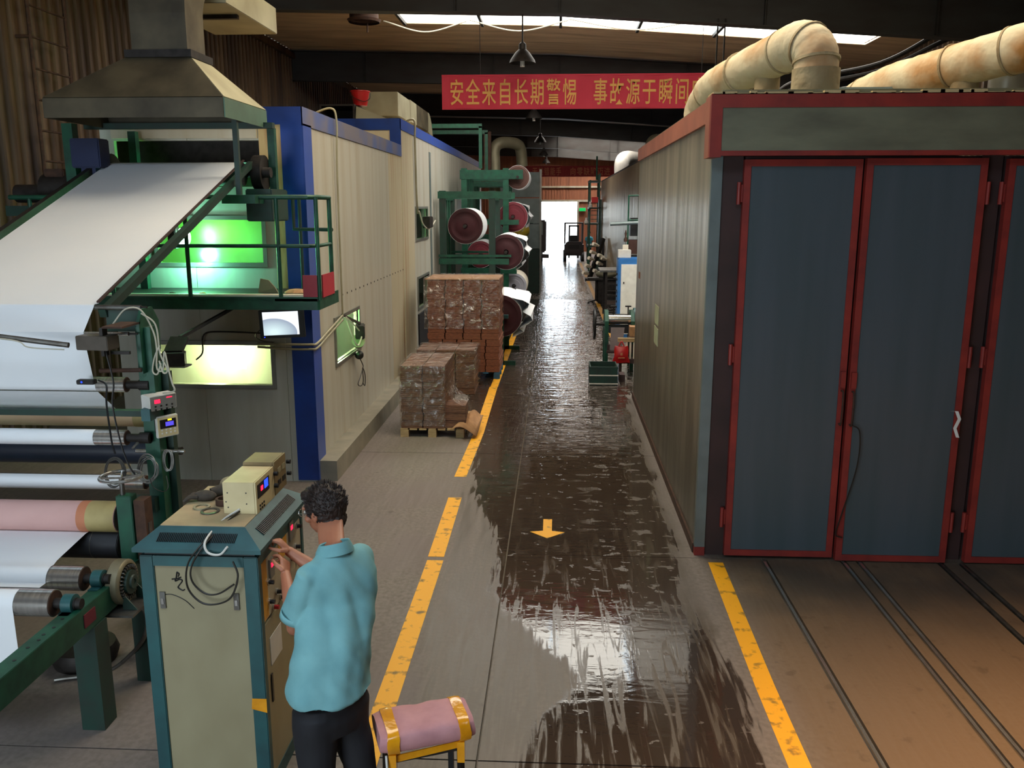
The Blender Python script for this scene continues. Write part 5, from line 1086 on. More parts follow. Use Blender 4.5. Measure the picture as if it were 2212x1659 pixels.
def proll(name, label, x, y, z, r, L, me, mp='paper', flap=None, ins=.0):
    t_ = thing(name, label, 'paper roll', (x, y+L/2, z-r))
    MB().cyl((x, y+ins, z), (x, y+L, z), r, seg=40).build('paper_body', mp, t_, smooth=True)
    e = MB().lathe((x, y+ins, z), [(0, .0), (.05, 0), (.055, .012), (r*.5, .010), (r*.52, .004), (r*.78, .004), (r*.8, .010), (r-.012, .004), (r-.004, .0)], axis=(0, -1, 0), seg=40).build('roll_end', me, t_, smooth=True)
    MB().cyl((x, y-.22+ins, z), (x, y+.0, z), .035, seg=14).build('core_shaft', 'iron', e, smooth=True)
    if flap:
        b = MB(); P = [(x+r*math.cos(R(a)), z+r*math.sin(R(a))) for a in range(60, -50, -12)]
        P = [(px_+.01+flap*abs(math.sin(i*.8))*.12, pz) for i, (px_, pz) in enumerate(P)]+[(x+r*.55, z-r*.92-.04)]
        b.strip([(a, y-.01, c) for a, c in P], [(a+.05*math.sin(i*1.7), y+L*1.12, c) for i, (a, c) in enumerate(P)]); b.build('loose_sheet', mp, t_, smooth=True)
    return t_
for z_ in ():
    pass
proll('paper_roll', 'maroon-ended paper roll on the upper arm of the nearest rack', -2.02, 19.12, 2.66, .39, 1.2, 'maroon')
proll('paper_roll', 'maroon-ended roll with loose white paper, between the near rack posts low on the right', -1.12, 19.1, 2.10, .39, 1.4, 'maroon', flap=1)
proll('paper_roll', 'large dark-ended roll with white outer paper next to the tall wrapped pallet', -1.10, 16.9, .955, .42, 1.7, 'maroon', flap=1.8)
proll('paper_roll', 'brighter maroon roll on the middle arm of the taller rack', -1.10, 21.72, 2.83, .37, 1.35, 'maroonl', flap=.6)
proll('paper_roll', 'brown-ended roll on the top arm of the taller rack', -.98, 21.72, 3.79, .29, 1.35, 'brownroll')
proll('paper_roll', 'beige roll with grey core standing low behind the near rack', -1.08, 21.72, 1.11, .33, 1.2, mat('grey_core', (150,150,160), .6), 'paperw', ins=.0)
proll('paper_roll', 'faded maroon roll low between the rack posts beside the booth', -1.92, 21.72, 1.9, .34, 1.2, 'maroonl')
for k, (x, y, z) in enumerate(((-1.10, 16.9, .0),)):
    rs = thing('roll_stand', 'low green stand under the large dark-ended roll', 'stand', (x, y+.8, 0))
    for yy in (16.74, 18.64): MB().bb(x-.07, x+.07, yy-.03, yy+.03, 0, .93).build('upright', 'green', rs)
    MB().bb(x-.3, x+.3, 16.71, 16.77, 0, .08).build('foot', 'green', rs); MB().bb(x-.3, x+.3, 18.61, 18.67, 0, .08).build('foot', 'green', rs)
    MB().bb(x-.1, x+.16, 16.70, 16.78, .93, 1.0).build('cradle', 'teal', rs)
    MB().bb(x-.02, x+.02, 18.4, 18.64, .95, .99).build('cradle', 'green', rs)
tag(MB().bb(-2.46, -1.80, 23.4, 24.2, 0, 1.57).build('machine_box', 'bluebox', bevel=.01), 'blue metal machine box behind the nearest roll rack', 'box')
tg = thing('yellow_hoist', 'yellow round-backed machine beyond the roll racks by the aisle', 'machine', (-1.15, 27, 0))
MB().sph((-1.15, 27, 2.35), .30, (1, 1.2, .9), 16, 10).build('motor_cover', 'mustard', tg, smooth=True); MB().bb(-1.4, -.9, 26.7, 27.3, 0, 2.1).build('stand', 'iron', tg)
gc = thing('tall_grey_cabinet', 'tall grey panelled cabinet past the roll racks', 'cabinet', (-1.6, 31, 0))
for k in range(3): MB().bb(-2.2, -.62+0*k, 31, 32, 1.6+k*.9, 2.46+k*.9).build('panel', 'galv', gc, bevel=.01)
MB().bb(-.64, -.56, 31, 31.1, 0, 4.35).bb(-2.24, -2.16, 31, 31.1, 0, 4.35).build('post', 'alu', gc)
MB().bb(-2.2, -.62, 31, 32, 0, 1.58).build('lower_panel', 'greend', gc)
gm = thing('dark_green_machine', 'dark green tall machine on the aisle edge past the grey cabinet', 'machine', (-1.3, 35, 0))
MB().bb(-1.7, -.95, 34.6, 35.6, 0, 2.9).build('body', 'green', gm, bevel=.02); MB().bb(-.95, -.80, 34.7, 35.2, .3, 2.0).build('side_box', 'greend', gm, bevel=.02)
MB().bar((-.9, 34.2, 0), (-1.15, 34.2, 1.1), .06, .06).bar((-1.35, 34.2, 0), (-1.15, 34.2, 1.1), .06, .06).build('easel_leg', 'iron', gm)
fk = thing('grey_truck', 'dark hazy truck body standing left of the bright gate', 'truck', (-1.9, 50, 0))
MB().bb(-2.1, -.62, 49, 51, .5, 2.3).build('body', 'forkl', fk, bevel=.08); MB().bb(-2.1, -.45, 48.6, 49.2, .22, .42).build('step', 'forkl', fk)
MB().cyl((-.80, 49, .28), (-1.1, 49, .28), .28, seg=18).build('wheel', 'rubber', fk, smooth=True); MB().cyl((-1.8, 49, .28), (-2.05, 49, .28), .28, seg=18).build('wheel', 'rubber', fk, smooth=True)
MB().bb(-1.8, -.8, 48.9, 49.02, 1.5, 2.2).build('rear_window', 'galv', fk)
# round pipes above the rack
tag(MB().tube(bez([(-1.9, 26.5, .02), (-1.9, 26.5, 2.4), (-1.9, 26.5, 4.2), (-1.9, 26.5, 4.75), (-1.7, 26.6, 4.95), (-1.3, 27, 4.95), (-1.15, 27.2, 4.8), (-1.1, 27.3, 4.3)], 8), .17, 16).build('duct_pipe', 'hoodpale', smooth=True), 'pale bent duct pipe above the roll racks', 'pipe')
tag(MB().bb(-2.05, -1.85, 24.4, 24.6, 3.9, 5.1).build('duct_column', 'rust'), 'narrow rusty column above the roll racks', 'column')
ex = thing('exit_sign', 'small green lit exit sign on the gable right of the bright gate', 'sign', (1.72, 59.8, 2.75))
MB().bb(1.50, 1.92, 59.8, 59.88, 2.75, 2.95).build('sign_face', glowmat('green_sign', (40,220,110), .8), ex); MB().bb(1.48, 1.94, 59.85, 59.9, 2.73, 2.97).build('sign_case', 'white', ex)
# ------------------------------------------------------------------ forklift
fo = thing('forklift', 'dark forklift seen from behind, parked before the bright gate', 'forklift', (.98, 49.9, 0))
MB().bb(.42, 1.52, 49.2, 50.6, .32, 1.02).build('chassis', 'forkl', fo, bevel=.08)
MB().bb(.50, 1.44, 49.05, 49.3, .42, 1.12).build('counterweight', 'forkl', fo, bevel=.06)
MB().bb(.62, 1.26, 49.02, 49.06, .72, .94).build('rear_grille', 'black', fo)
for x in (.46, 1.46):
    MB().cyl((x-.09, 49.4, .27), (x+.09, 49.4, .27), .27, seg=20).build('wheel', 'rubber', fo, smooth=True); MB().cyl((x-.1, 50.5, .3), (x+.1, 50.5, .3), .3, seg=20).build('wheel', 'rubber', fo, smooth=True)
for x in (.44, 1.44):
    MB().bar((x, 49.3, 1.0), (x+.02, 49.5, 2.12), .08, .08).build('guard_post', 'forkl', fo); MB().bar((x, 50.6, 1.0), (x, 50.5, 2.14), .07, .07).build('guard_post', 'forkl', fo)
MB().bb(.42, 1.48, 49.45, 50.55, 2.10, 2.17).build('roof_guard', 'forkl', fo)
for x in (.66, 1.18): MB().bb(x, x+.10, 50.75, 50.87, .1, 2.0).build('mast_rail', 'forkl', fo)
MB().bb(.66, 1.28, 50.75, 50.85, 1.9, 2.0).build('mast_top', 'forkl', fo)
MB().bb(.72, 1.16, 49.7, 49.85, 1.02, 1.45).bb(.72, 1.16, 49.7, 50.1, 1.0, 1.1).build('seat', 'black', fo, bevel=.03)
wk = thing('person', 'distant worker in a light blue shirt standing beside the forklift', 'person', (1.78, 48.6, 0))
def worker():
    b = MB()
    b.tube([(1.72, 48.6, .0), (1.73, 48.6, .45), (1.76, 48.6, .85)], .07, 8, rads=[.05, .06, .08]).tube([(1.86, 48.6, .0), (1.85, 48.6, .45), (1.82, 48.6, .85)], .07, 8, rads=[.05, .06, .08])
    b.tube([(1.79, 48.6, .8), (1.79, 48.6, 1.1), (1.78, 48.58, 1.35), (1.78, 48.58, 1.45), (1.78, 48.56, 1.52)], .1, 10, rads=[.13, .13, .16, .07, .05])
    b.sph((1.78, 48.55, 1.60), .095, (.85, 1, 1.15)); b.tube([(1.63, 48.6, 1.38), (1.58, 48.55, 1.12), (1.60, 48.4, .92)], .04, 8, rads=[.05, .04, .03]).tube([(1.94, 48.6, 1.38), (1.98, 48.55, 1.12), (1.94, 48.4, .92)], .04, 8, rads=[.05, .04, .03])
    o = b.build('body', 'skin', wk, smooth=True); md = o.modifiers.new('r', 'REMESH'); md.mode = 'VOXEL'; md.voxel_size = .02; md.use_smooth_shade = True
    s_ = MB().tube([(1.79, 48.6, .82), (1.79, 48.6, 1.1), (1.78, 48.58, 1.36), (1.78, 48.58, 1.44)], .1, 14, rads=[.165, .155, .185, .09]).tube([(1.65, 48.6, 1.38), (1.60, 48.56, 1.2)], .07, 8).tube([(1.92, 48.6, 1.38), (1.96, 48.56, 1.2)], .07, 8).build('shirt', mat('bright_blue_shirt', (80,190,220), .8), wk, smooth=True)
    md = s_.modifiers.new('r', 'REMESH'); md.mode = 'VOXEL'; md.voxel_size = .02; md.use_smooth_shade = True
    MB().sph((1.78, 48.56, 1.63), .10, (.88, 1, 1.0)).build('hair', 'hair', wk, smooth=True)
    t2 = MB().tube([(1.72, 48.6, .05), (1.73, 48.6, .45), (1.77, 48.6, .88)], .07, 10, rads=[.07, .08, .11]).tube([(1.86, 48.6, .05), (1.85, 48.6, .45), (1.81, 48.6, .88)], .07, 10, rads=[.07, .08, .11]).build('trousers', 'trousers', wk, smooth=True)
    md = t2.modifiers.new('r', 'REMESH'); md.mode = 'VOXEL'; md.voxel_size = .02; md.use_smooth_shade = True
worker()
# ------------------------------------------------------------------ along the right side of the aisle
lt = thing('platform_tower', 'green steel platform tower with ladder beyond the rack of small rollers', 'tower', (1.75, 43, 0))
for (x, y) in ((1.55, 42), (2.0, 42), (1.55, 43.6), (2.0, 43.6)): MB().bb(x-.04, x+.04, y-.04, y+.04, 0, 4.3 if x < 1.8 else 4.6).build('post', 'green', lt)
for z in (1.2, 2.25, 3.0, 4.25): MB().bb(1.5, 2.05, 41.95, 43.65, z-.05, z+.03).build('platform', 'greend', lt)
for z in (2.45, 2.65, 2.85): MB().bb(1.6, 1.95, 41.93, 41.97, z, z+.03).build('rung', 'green', lt)
MB().bb(1.95, 2.08, 41.5, 42, 0, 3.4).build('side_sheet', 'greend', lt)
MB().cyl((1.85, 42, 4.3), (1.85, 42, 5.4), .04, seg=8).build('mast', 'green', lt)
tag(MB().bb(1.62, 1.92, 41.6, 41.9, 3.24, 3.5).build('red_box', 'redpl', bevel=.01), 'small red box on the green platform tower', 'box')
for k, (x, z) in enumerate(((1.50, 3.03), (1.32, 2.28))): tag(MB().lathe((x+.06, 41.75, z), [(0, 0), (.10, 0), (.10, .1), (.05, .16), (.05, .26), (0, .26)], seg=12).build('white_bottle', 'white', smooth=True), ['white bottle on the upper platform of the green tower', 'white bottle at the lower platform edge of the green tower'][k], 'bottle')
MB().bb(1.3, 1.52, 41.6, 41.95, 2.22, 2.28).build('bracket', 'greend', lt); MB().bb(1.5, 2.05, 41.5, 42, 2.98, 3.03).build('shelf', 'greend', lt)
rr = thing('roller_rack', 'leaning black rack holding short white-tipped rollers', 'rack', (1.75, 36.6, 0))
MB().bar((1.38, 36.4, .1), (1.95, 36.8, 1.75), .16, .14).build('inclined_beam', 'black', rr); MB().bar((1.95, 36.8, 0), (1.95, 36.8, 1.6), .1, .1).build('back_post', 'black', rr)
MB().bb(1.2, 2.08, 36.3, 37.0, 0, .1).build('base', 'black', rr); MB().poly([(1.7, 36.5, .1), (2.08, 36.5, .1), (2.08, 36.5, .9), (1.85, 36.5, 1.15)], (0, .06, 0)).build('side_plate', 'iron', rr)
for k, (x, z) in enumerate(((1.22, .32), (1.32, .62), (1.44, .92), (1.52, 1.18), (1.62, 1.5), (1.66, .40), (1.80, .72), (1.96, .92), (1.84, 1.04))):
    o = tag(MB().cyl((x-.12, 36.2, z+.05), (x+.02, 36.32, z), .075, seg=16).cyl((x+.02, 36.32, z), (x+.12, 36.42, z-.04), .05, seg=12).build('short_roller', 'paperw', smooth=True), 'white-tipped roller, '+ORD[(4-k) if k < 5 else (8-k)]+' from the top in the '+('aisle-side' if k < 5 else 'wall-side')+' row of the leaning rack', 'roller', 'short rollers on the leaning rack')
hb = thing('pipe_arm', 'horizontal grey-green pipe sticking out over the aisle from behind the kiln', 'pipe', (2.0, 21.5, 2.6))
a_, b_ = at(1318, 484, Y=21.5), at(1400, 480, Y=21.5)
MB().cyl(a_, b_, .045, seg=16).build('tube', 'galv', hb, smooth=True); q = at(1352, 500, Y=21.5)
MB().lathe(q+Vector((0, 0, -.25)), [(0, 0), (.04, 0), (.05, .06), (.02, .12), (.03, .2), (.01, .28), (0, .28)], seg=12).build('hook_block', 'rust', hb, smooth=True)
MB().bb(q.x-.07, q.x+.07, 21.48, 21.52, q.z-.75, q.z-.32).build('paper_tag', 'paperw', hb); MB().cyl(q+Vector((0, 0, -.33)), q+Vector((0, 0, -.2)), .006, seg=6).build('wire', 'iron', hb)
MB().bb(b_.x-.05, b_.x+.05, 21.45, 21.55, 0, 3.0).build('upright', 'greend', hb)
gr = thing('machine_platform', 'green railed platform with dark shelf boxes behind the pipe arm', 'platform', (2.3, 22.2, 0))
for x in (1.78, 2.04): MB().cyl((x, 22.0, 1.9), (x, 22.0, 3.35), .02, seg=8).build('rail_post', 'green', gr)
for z in (3.35, 2.75): MB().cyl((1.78, 22.0, z), (2.6, 22.0, z), .02, seg=8).build('rail', 'green', gr)
MB().bb(1.74, 2.5, 21.9, 22.6, 1.7, 1.85).build('deck', 'iron', gr); MB().bb(1.80, 2.5, 22.1, 22.5, 1.9, 2.25).build('crate_box', 'brownroll', gr); MB().bb(1.85, 2.5, 22.1, 22.5, 2.35, 2.8).build('dark_box', 'black', gr)
MB().bb(1.72, 1.86, 22.05, 22.2, 0, 1.7).build('yellow_post', 'cabyel', gr); MB().bb(1.9, 2.6, 22.2, 22.3, 0, 1.7).build('back_sheet', 'black', gr)
bc = thing('blue_cabinet', 'white-faced electrical cabinet with bright blue frame beyond the kiln corner', 'cabinet', (1.85, 20.7, 0))
x0 = at(1335, 600, Y=20.4).x; zt2 = at(1350, 558, Y=20.4).z
MB().bb(x0, x0+.75, 20.4, 21.0, 0, zt2).build('frame', 'cabblue', bc, bevel=.02); MB().bb(x0+.07, x0+.68, 20.385, 20.40, .1, zt2-.14).build('door_panel', 'cabwhite', bc)
MB().bb(x0+.12, x0+.15, 20.37, 20.39, 1.3, 1.34).bb(x0+.5, x0+.53, 20.37, 20.39, 1.3, 1.34).build('latch', 'black', bc)
for k in range(7): MB().bb(x0-.02, x0+.0, 20.6, 20.64, .7+k*.13, .75+k*.13).build('side_switch', 'black', bc)
tag(MB().bb(x0+.0, x0+.3, 20.5, 20.75, zt2, zt2+.19).build('control_box', 'white', bevel=.01), 'small pale box standing on the blue-framed cabinet', 'box')
sh = thing('steel_shelf', 'dark steel work table with lower shelves beside the aisle', 'table', (1.65, 24.6, 0))
for (x, y) in ((1.38, 24), (2.0, 24), (1.38, 25.1), (2.0, 25.1)): MB().bb(x-.03, x+.03, y-.03, y+.03, 0, 1.30).build('leg', 'iron', sh)
MB().bb(1.2, 2.05, 23.9, 25.2, 1.30, 1.35).build('table_top', 'rawsteel', sh)
for z in (.95, .62, .35):
    for yy in (23.98, 25.06): MB().bb(1.38, 2.0, yy, yy+.06, z, z+.05).build('rail', 'iron', sh)
MB().bb(1.4, 2.0, 24, 25.1, .36, .39).build('shelf', 'rust', sh)
sb_ = thing('bench_vice_stand', 'small dark stool-like stand with spread foot before the roller rack', 'stand', (1.3, 28, 0))
MB().cyl((1.3, 28, .06), (1.3, 28, .75), .05, seg=10).build('column', 'iron', sb_); MB().bb(1.0, 1.6, 27.8, 28.2, .75, .82).build('top', 'iron', sb_)
for a in range(4): MB().bar((1.3, 28, .1), (1.3+.3*math.cos(a*math.pi/2+.4), 28+.3*math.sin(a*math.pi/2+.4), .02), .05, .04).build('foot', 'iron', sb_)
tag(MB().sph((1.62, 28.2, .92), .3, (1.2, .8, .45), 14, 8).build('grey_sack', 'hoodpale', smooth=True), 'lumpy grey sack lying behind the small stand', 'sack')
MB().bb(1.35, 1.95, 27.9, 28.6, .0, .8).build('sack_crate', 'iron'); tag(bpy.data.objects['sack_crate'], 'dark crate under the lumpy grey sack', 'crate')
# small press
pr = thing('small_press', 'green small roller press with hand wheel next to the kiln', 'press', (1.2, 16.5, 0))
for x in (.93, 1.42):
    MB().poly([(x, 16.25, .55), (x, 16.95, .55), (x, 16.95, .85), (x, 16.75, 1.12), (x, 16.45, 1.14), (x, 16.25, .95)], (.07, 0, 0)).build('side_plate', 'green', pr)
    MB().bb(x, x+.07, 16.3, 16.42, 0, .56).build('leg', 'green', pr); MB().bb(x, x+.07, 16.78, 16.9, 0, .56).build('leg', 'green', pr)
MB().cyl((.72, 16.5, .86), (.73, 16.5, .86), .03).build('hub', 'black', pr)
wl = MB().tube([(.74, 16.5+.28*math.cos(2*math.pi*k/30), .86+.28*math.sin(2*math.pi*k/30)) for k in range(30)], .022, 8, closed=True)
for k in range(3): a = 2*math.pi*k/3+.5; wl.cyl((.74, 16.5, .86), (.74, 16.5+.27*math.cos(a), .86+.27*math.sin(a)), .014, seg=6)
wl.build('hand_wheel', 'black', pr, smooth=True); MB().cyl((.72, 16.5, .86), (.95, 16.5, .86), .03, seg=12).build('axle', 'iron', pr)
MB().cyl((1.0, 16.35, .98), (1.42, 16.35, .98), .08, seg=24).build('steel_roll', 'steel', pr, smooth=True); MB().cyl((1.0, 16.6, .95), (1.42, 16.6, .95), .1, seg=24).build('dark_roll', 'iron', pr, smooth=True)
MB().bb(1.0, 1.42, 16.25, 16.5, .72, .86).build('gear_housing', 'black', pr, bevel=.01)
for x in (1.1, 1.38): MB().cyl((x, 16.5, 1.05), (x, 16.5, 1.22), .012, seg=8).lathe((x, 16.5, 1.2), [(0, 0), (.06, 0), (.06, .02), (0, .02)], seg=16).build('screw_knob', 'iron', pr, smooth=True)
MB().cyl((1.5, 16.7, .92), (1.60, 16.7, .92), .24, seg=28).build('belt_guard', 'teal', pr, smooth=True)
b = MB(); b.strip([(1.04, 16.22, .84), (1.03, 16.15, .6), (1.02, 16.12, .42)], [(1.30, 16.22, .84), (1.27, 16.15, .6), (1.24, 16.12, .42)]); tag(b.build('grey_sheet', mat('grey_mauve_sheet', (128,116,118), .6)), 'grey sheet hanging from the rolls of the green press', 'sheet')
MB().bb(.96, 1.5, 16.1, 16.2, .36, .40).build('catch_tray', 'brown', pr); MB().bb(.98, 1.04, 16.2, 16.3, .36, .5).bb(1.42, 1.48, 16.2, 16.3, .36, .5).build('tray_bracket', 'brown', pr)
rbg = thing('red_bag', 'bright red plastic bag hanging beside the green press', 'bag', (1.2, 15.75, .3))
c = at(1342, 766, Y=15.75)
b = MB(); w2, h2 = .135, .155
for (sx, y_) in ((1, -.04), (1, .04)): pass
rings = []
for i in range(9):
    v_ = i/8; ww = w2*(1.0-.12*math.cos(v_*3)); th_ = .012+.05*math.sin(math.pi*min(1, v_*1.1)); z_ = c.z+h2-2*h2*v_
    rings.append([b.bm.verts.new((c.x+ww*math.cos(a)+.012*math.sin(a*3+i), c.y+th_*math.sin(a), z_+.01*math.cos(a*2+i))) for a in [2*math.pi*k/16 for k in range(16)]])
for A, B in zip(rings, rings[1:]):
    for k in range(16): b.bm.faces.new((A[k], A[(k+1) % 16], B[(k+1) % 16], B[k]))
b.bm.faces.new(rings[0][::-1]); b.bm.faces.new(rings[-1]); b.build('bag_body', 'redpl', rbg, smooth=True)
MB().tube(bez([c+Vector((-.05, 0, h2)), c+Vector((0, 0, h2+.09)), c+Vector((.05, 0, h2))]), .012, 6).build('bag_handle', 'redpl', rbg, smooth=True)
MB().box(c+Vector((0, -.064, .02)), (.04, .004, .05)).build('printed_mark', 'orange', rbg); MB().box(c+Vector((.0, -.064, -.05)), (.12, .004, .02)).build('printed_mark', 'orange', rbg)
wt = thing('wooden_bench', 'brown wooden bench with a slatted back between the red bag and the kiln', 'bench', (1.5, 15.9, 0))
for k in range(7): MB().bb(1.30+k*.07, 1.335+k*.07, 15.86, 15.89, .30, .62).build('slat', 'paperw', wt)
MB().bb(1.15, 1.85, 15.84, 15.91, .62, .69).bb(1.15, 1.85, 15.84, 15.91, .23, .30).build('rail', 'brown', wt) if False else None
MB().bb(1.15, 1.85, 15.84, 15.91, .62, .69).build('top_rail', 'wood', wt); MB().bb(1.15, 1.85, 15.8, 16.05, .22, .30).build('seat_board', 'brown', wt)
for x in (1.18, 1.78): MB().bb(x, x+.05, 15.8, 15.85, 0, .3).build('leg', 'brown', wt)
tag(MB().bb(1.38, 1.7, 16.0, 16.3, .69, .88).build('carton', 'kraft', bevel=.004), 'small brown carton behind the slatted bench', 'box')
MB().bb(1.36, 1.75, 15.95, 16.35, .64, .69).build('shelf_board', 'brown', wt)
# green crate
gc2 = thing('plastic_crate', 'dark green open plastic crate standing on the wet floor by the press', 'crate', (.86, 15.1, 0))
x0, x1, y0, y1, h = .60, 1.09, 14.86, 15.4, .33
for (a, b_, c_, d_) in ((x0, x1, y0, y0+.02), (x0, x1, y1-.02, y1), (x0, x0+.02, y0+.02, y1-.02), (x1-.02, x1, y0+.02, y1-.02)): MB().bb(a, b_, c_, d_, .01, h).build('side', 'greend', gc2)
MB().bb(x0, x1, y0, y1, 0, .02).build('base', 'greend', gc2)
for z in (.015, .165, .30): MB().bb(x0-.008, x1+.008, y0-.008, y1+.008, z, z+.018).bb(x0+.02, x1-.02, y0+.02, y1-.02, z, z+.0181) if False else MB().bb(x0-.01, x1+.01, y0-.01, y0, z, z+.02).build('rib', 'white' if z < .2 else 'greend', gc2)
for x in (.72, .85, .98): MB().bb(x, x+.015, y0-.006, y0, .03, h).build('rib', 'greend', gc2)
tag(MB().bb(1.15, 1.25, 15.2, 15.5, 0, .12).build('wood_block', 'brown'), 'small dark wooden block on the floor beside the crate', 'block')
# ------------------------------------------------------------------ pallets with wrapped board bundles
def bundle_mesh(w_, d_, h_, m, name='board_bundle'):
    b = MB(); n = 4; random.seed(int(w_*1000)+int(h_*100))
    for k in range(n):
        a = random.uniform(-.006, .006); e = random.uniform(-.006, .006)
        b.bb(-w_/2+a+.006, w_/2+a-.006, -d_/2+e+.005, d_/2+e-.005, h_*k/n+(.004 if k == 0 else .0015), h_*(k+1)/n-.001)
    me = bpy.data.meshes.new(name); b.bm.to_mesh(me); b.bm.free(); me.materials.append(M[m]); return me
def bundle(me, x, y, z, rz, label, grp):
    o = bpy.data.objects.new('board_bundle', me); COL.objects.link(o); o.location = (x, y, z); o.rotation_euler = (0, 0, rz); return tag(o, label, 'bundle', grp)
def pallet(name, label, x0, x1, y0, y1, m='wood'):
    t_ = thing(name, label, 'pallet', ((x0+x1)/2, (y0+y1)/2, 0)); w_ = .09
    for yy in (y0, (y0+y1)/2-w_/2, y1-w_):
        for k in range(3): xx = x0+(x1-x0-.11)*k/2; MB().bb(xx, xx+.11, yy, yy+w_, .0, .10).build('block', m, t_)
    for k in range(7): xx = x0+(x1-x0-.1)*k/6; MB().bb(xx, xx+.1, y0, y1, .10, .122).build('deck_board', m, t_)
    return t_
def shrink(name, label, pts, z0, z1, par=None, extra=.012, topz=True):
    """clear film round an outline, slightly wavy"""
    b = MB(); n = len(pts); P = []
    for i in range(n):
        a, c = Vector(pts[i]), Vector(pts[(i+1) % n]); k = max(2, int((c-a).length/.09))
        for j in range(k): P.append(a+(c-a)*j/k)
    nz = max(3, int((z1-z0)/.1)); rings = []
    cx_ = sum(p.x for p in P)/len(P); cy_2 = sum(p.y for p in P)/len(P)
    for r_ in range(nz+1):
        z = z0+(z1-z0)*r_/nz; ring_ = []
        for p in P:
            q_ = Vector((p.x, p.y, z)); d = noise.noise(q_*6)*.010+extra
            dr_ = Vector((p.x-cx_, p.y-cy_2, 0)).normalized(); ring_.append(b.bm.verts.new(q_+dr_*d))
        rings.append(ring_)
    for A, B in zip(rings, rings[1:]):
        for k in range(len(A)): b.bm.faces.new((A[k], A[(k+1) % len(A)], B[(k+1) % len(A)], B[k]))
    if topz: b.bm.faces.new(rings[-1])
    o = b.build(name, 'film', smooth=True); return tag(o, label, 'plastic wrap')
# nearest pallet, L-shaped load
pallet('pallet', 'pale wooden pallet nearest the camera under the half-used board stack', -2.11, -1.24, 11.24, 12.3)
L1 = 'brown board bundle in the wrapped stack on the nearest pallet'; G1 = 'board bundles on the nearest pallet'
mA = bundle_mesh(.30, .34, .107, 'bundle2'); z = .122
for r_ in range(8):
    for c_ in range(2):
        for d_ in range(3): bundle(mA, -1.955+c_*.305+(.01 if r_ % 2 else 0), 11.42+d_*.35, z+r_*.108, 0, 'board bundle on the nearest pallet, '+ORD[r_]+' layer up, '+DEP[d_]+' row, '+('wall side' if c_ == 0 else 'aisle side'), G1)
for r_ in range(3): bundle(mA, -1.36, 11.45, z+r_*.108, 0, ORD[r_]+' layer up of the low board pile at the aisle end of the nearest pallet', 'board bundles low at the end of the nearest pallet')
MB().bb(0, 0, 0, 0, 0, 0).bm.free()
b = MB(); b.bb(-2.12, -1.23, 11.23, 12.3, .122, .130); tag(b.build('cardboard_sheet', 'kraft'), 'cardboard sheet lying on the nearest pallet under the bundles', 'sheet') if False else b.bm.free()
shrink('plastic_wrap', 'clear plastic film around the tall part of the nearest pallet load', [(-2.11, 11.24), (-1.49, 11.24), (-1.49, 12.3), (-2.11, 12.3)], .16, .995)
b = MB(); r0 = [(-1.48, 11.27, .97), (-1.48, 12.2, .97)]; 
pts = [((-1.49, .80), (-1.47, .80)), ((-1.46, .62), (-1.44, .6)), ((-1.36, .50), (-1.3, .48)), ((-1.22, .43), (-1.20, .42)), ((-1.19, .30), (-1.18, .28)), ((-1.20, .14), (-1.18, .14))]
b.strip([(p[0][0], 11.25, p[0][1]) for p in pts], [(p[1][0], 11.7, p[1][1]+.05) for p in pts])
tag(b.build('plastic_wrap', 'film', smooth=True), 'loose clear film sagging over the low end of the nearest pallet load', 'plastic wrap')
b = MB(); A, B = [], []
for k in range(9):
    u = k/8; A.append((-1.42+.36*u, 11.10+.10*u+.02*math.sin(u*6), .135+.05*math.sin(u*4)-.06*u*u)); B.append((-1.20+.17*u, 11.55+.35*u, .26-.05*u+.05*math.sin(u*5)))
b.strip(A, B); o = b.build('kraft_paper', 'kraft', smooth=True); o.modifiers.new('s', 'SOLIDIFY').thickness = .004; tag(o, 'sheet of brown kraft paper spread over the corner of the nearest pallet', 'paper')
# second small stack on the floor
L2 = 'brown board bundle in the short stack between the two bigger pallets'; G2 = 'board bundles in the short middle stack'
mB = bundle_mesh(.32, .36, .105, 'bundle2')
for r_ in range(7):
    for c_ in range(3):
        for d_ in range(2):
            if r_ >= 0: bundle(mB, -2.16+c_*.325, 14.15+d_*.38, .0+r_*.107, 0, 'board bundle in the short middle stack, '+ORD[r_]+' layer up, '+('front' if d_ == 0 else 'back')+' row, '+ORD[c_]+' from the wall', G2)
bundle(mA, -1.45, 14.1, .75, .0, 'extra brown board bundle lying on top of the short middle stack', None) if False else None
shrink('plastic_wrap', 'clear plastic film around the short middle stack', [(-2.33, 13.96), (-1.33, 13.96), (-1.33, 14.74), (-2.33, 14.74)], .12, .765)
# tall stack
pallet('pallet', 'blue-painted pallet under the tallest board stack', -2.36, -1.02, 15.3, 16.3, 'bluewood')
L3 = 'brown board bundle in the tallest wrapped stack'; G3 = 'board bundles in the tallest stack'
mC = bundle_mesh(.318, .36, .118, 'bundle'); mD = bundle_mesh(.255, .36, .118, 'bundle'); z = .122
for r_ in range(14):
    five = 3 <= r_ <= 4; n = 5 if five or r_ < 3 else 4; w_ = .262 if n == 5 else .327; jit = .012*math.sin(r_*2.1)
    for c_ in range(n):
        bundle(mD if n == 5 else mC, -2.33+w_/2+c_*w_+jit, 15.49, z+r_*.120, .01*math.sin(r_+c_), 'front-row board bundle of the tallest stack, '+ORD[r_]+' layer up, '+ORD[c_]+' from the wall', G3)
    for d_ in (1, 2): bundle(mC, -1.18+jit, 15.49+d_*.37, z+r_*.120, 0, 'board bundle on the aisle side of the tallest stack, '+ORD[r_]+' layer up, '+DEP[d_]+' row', G3)
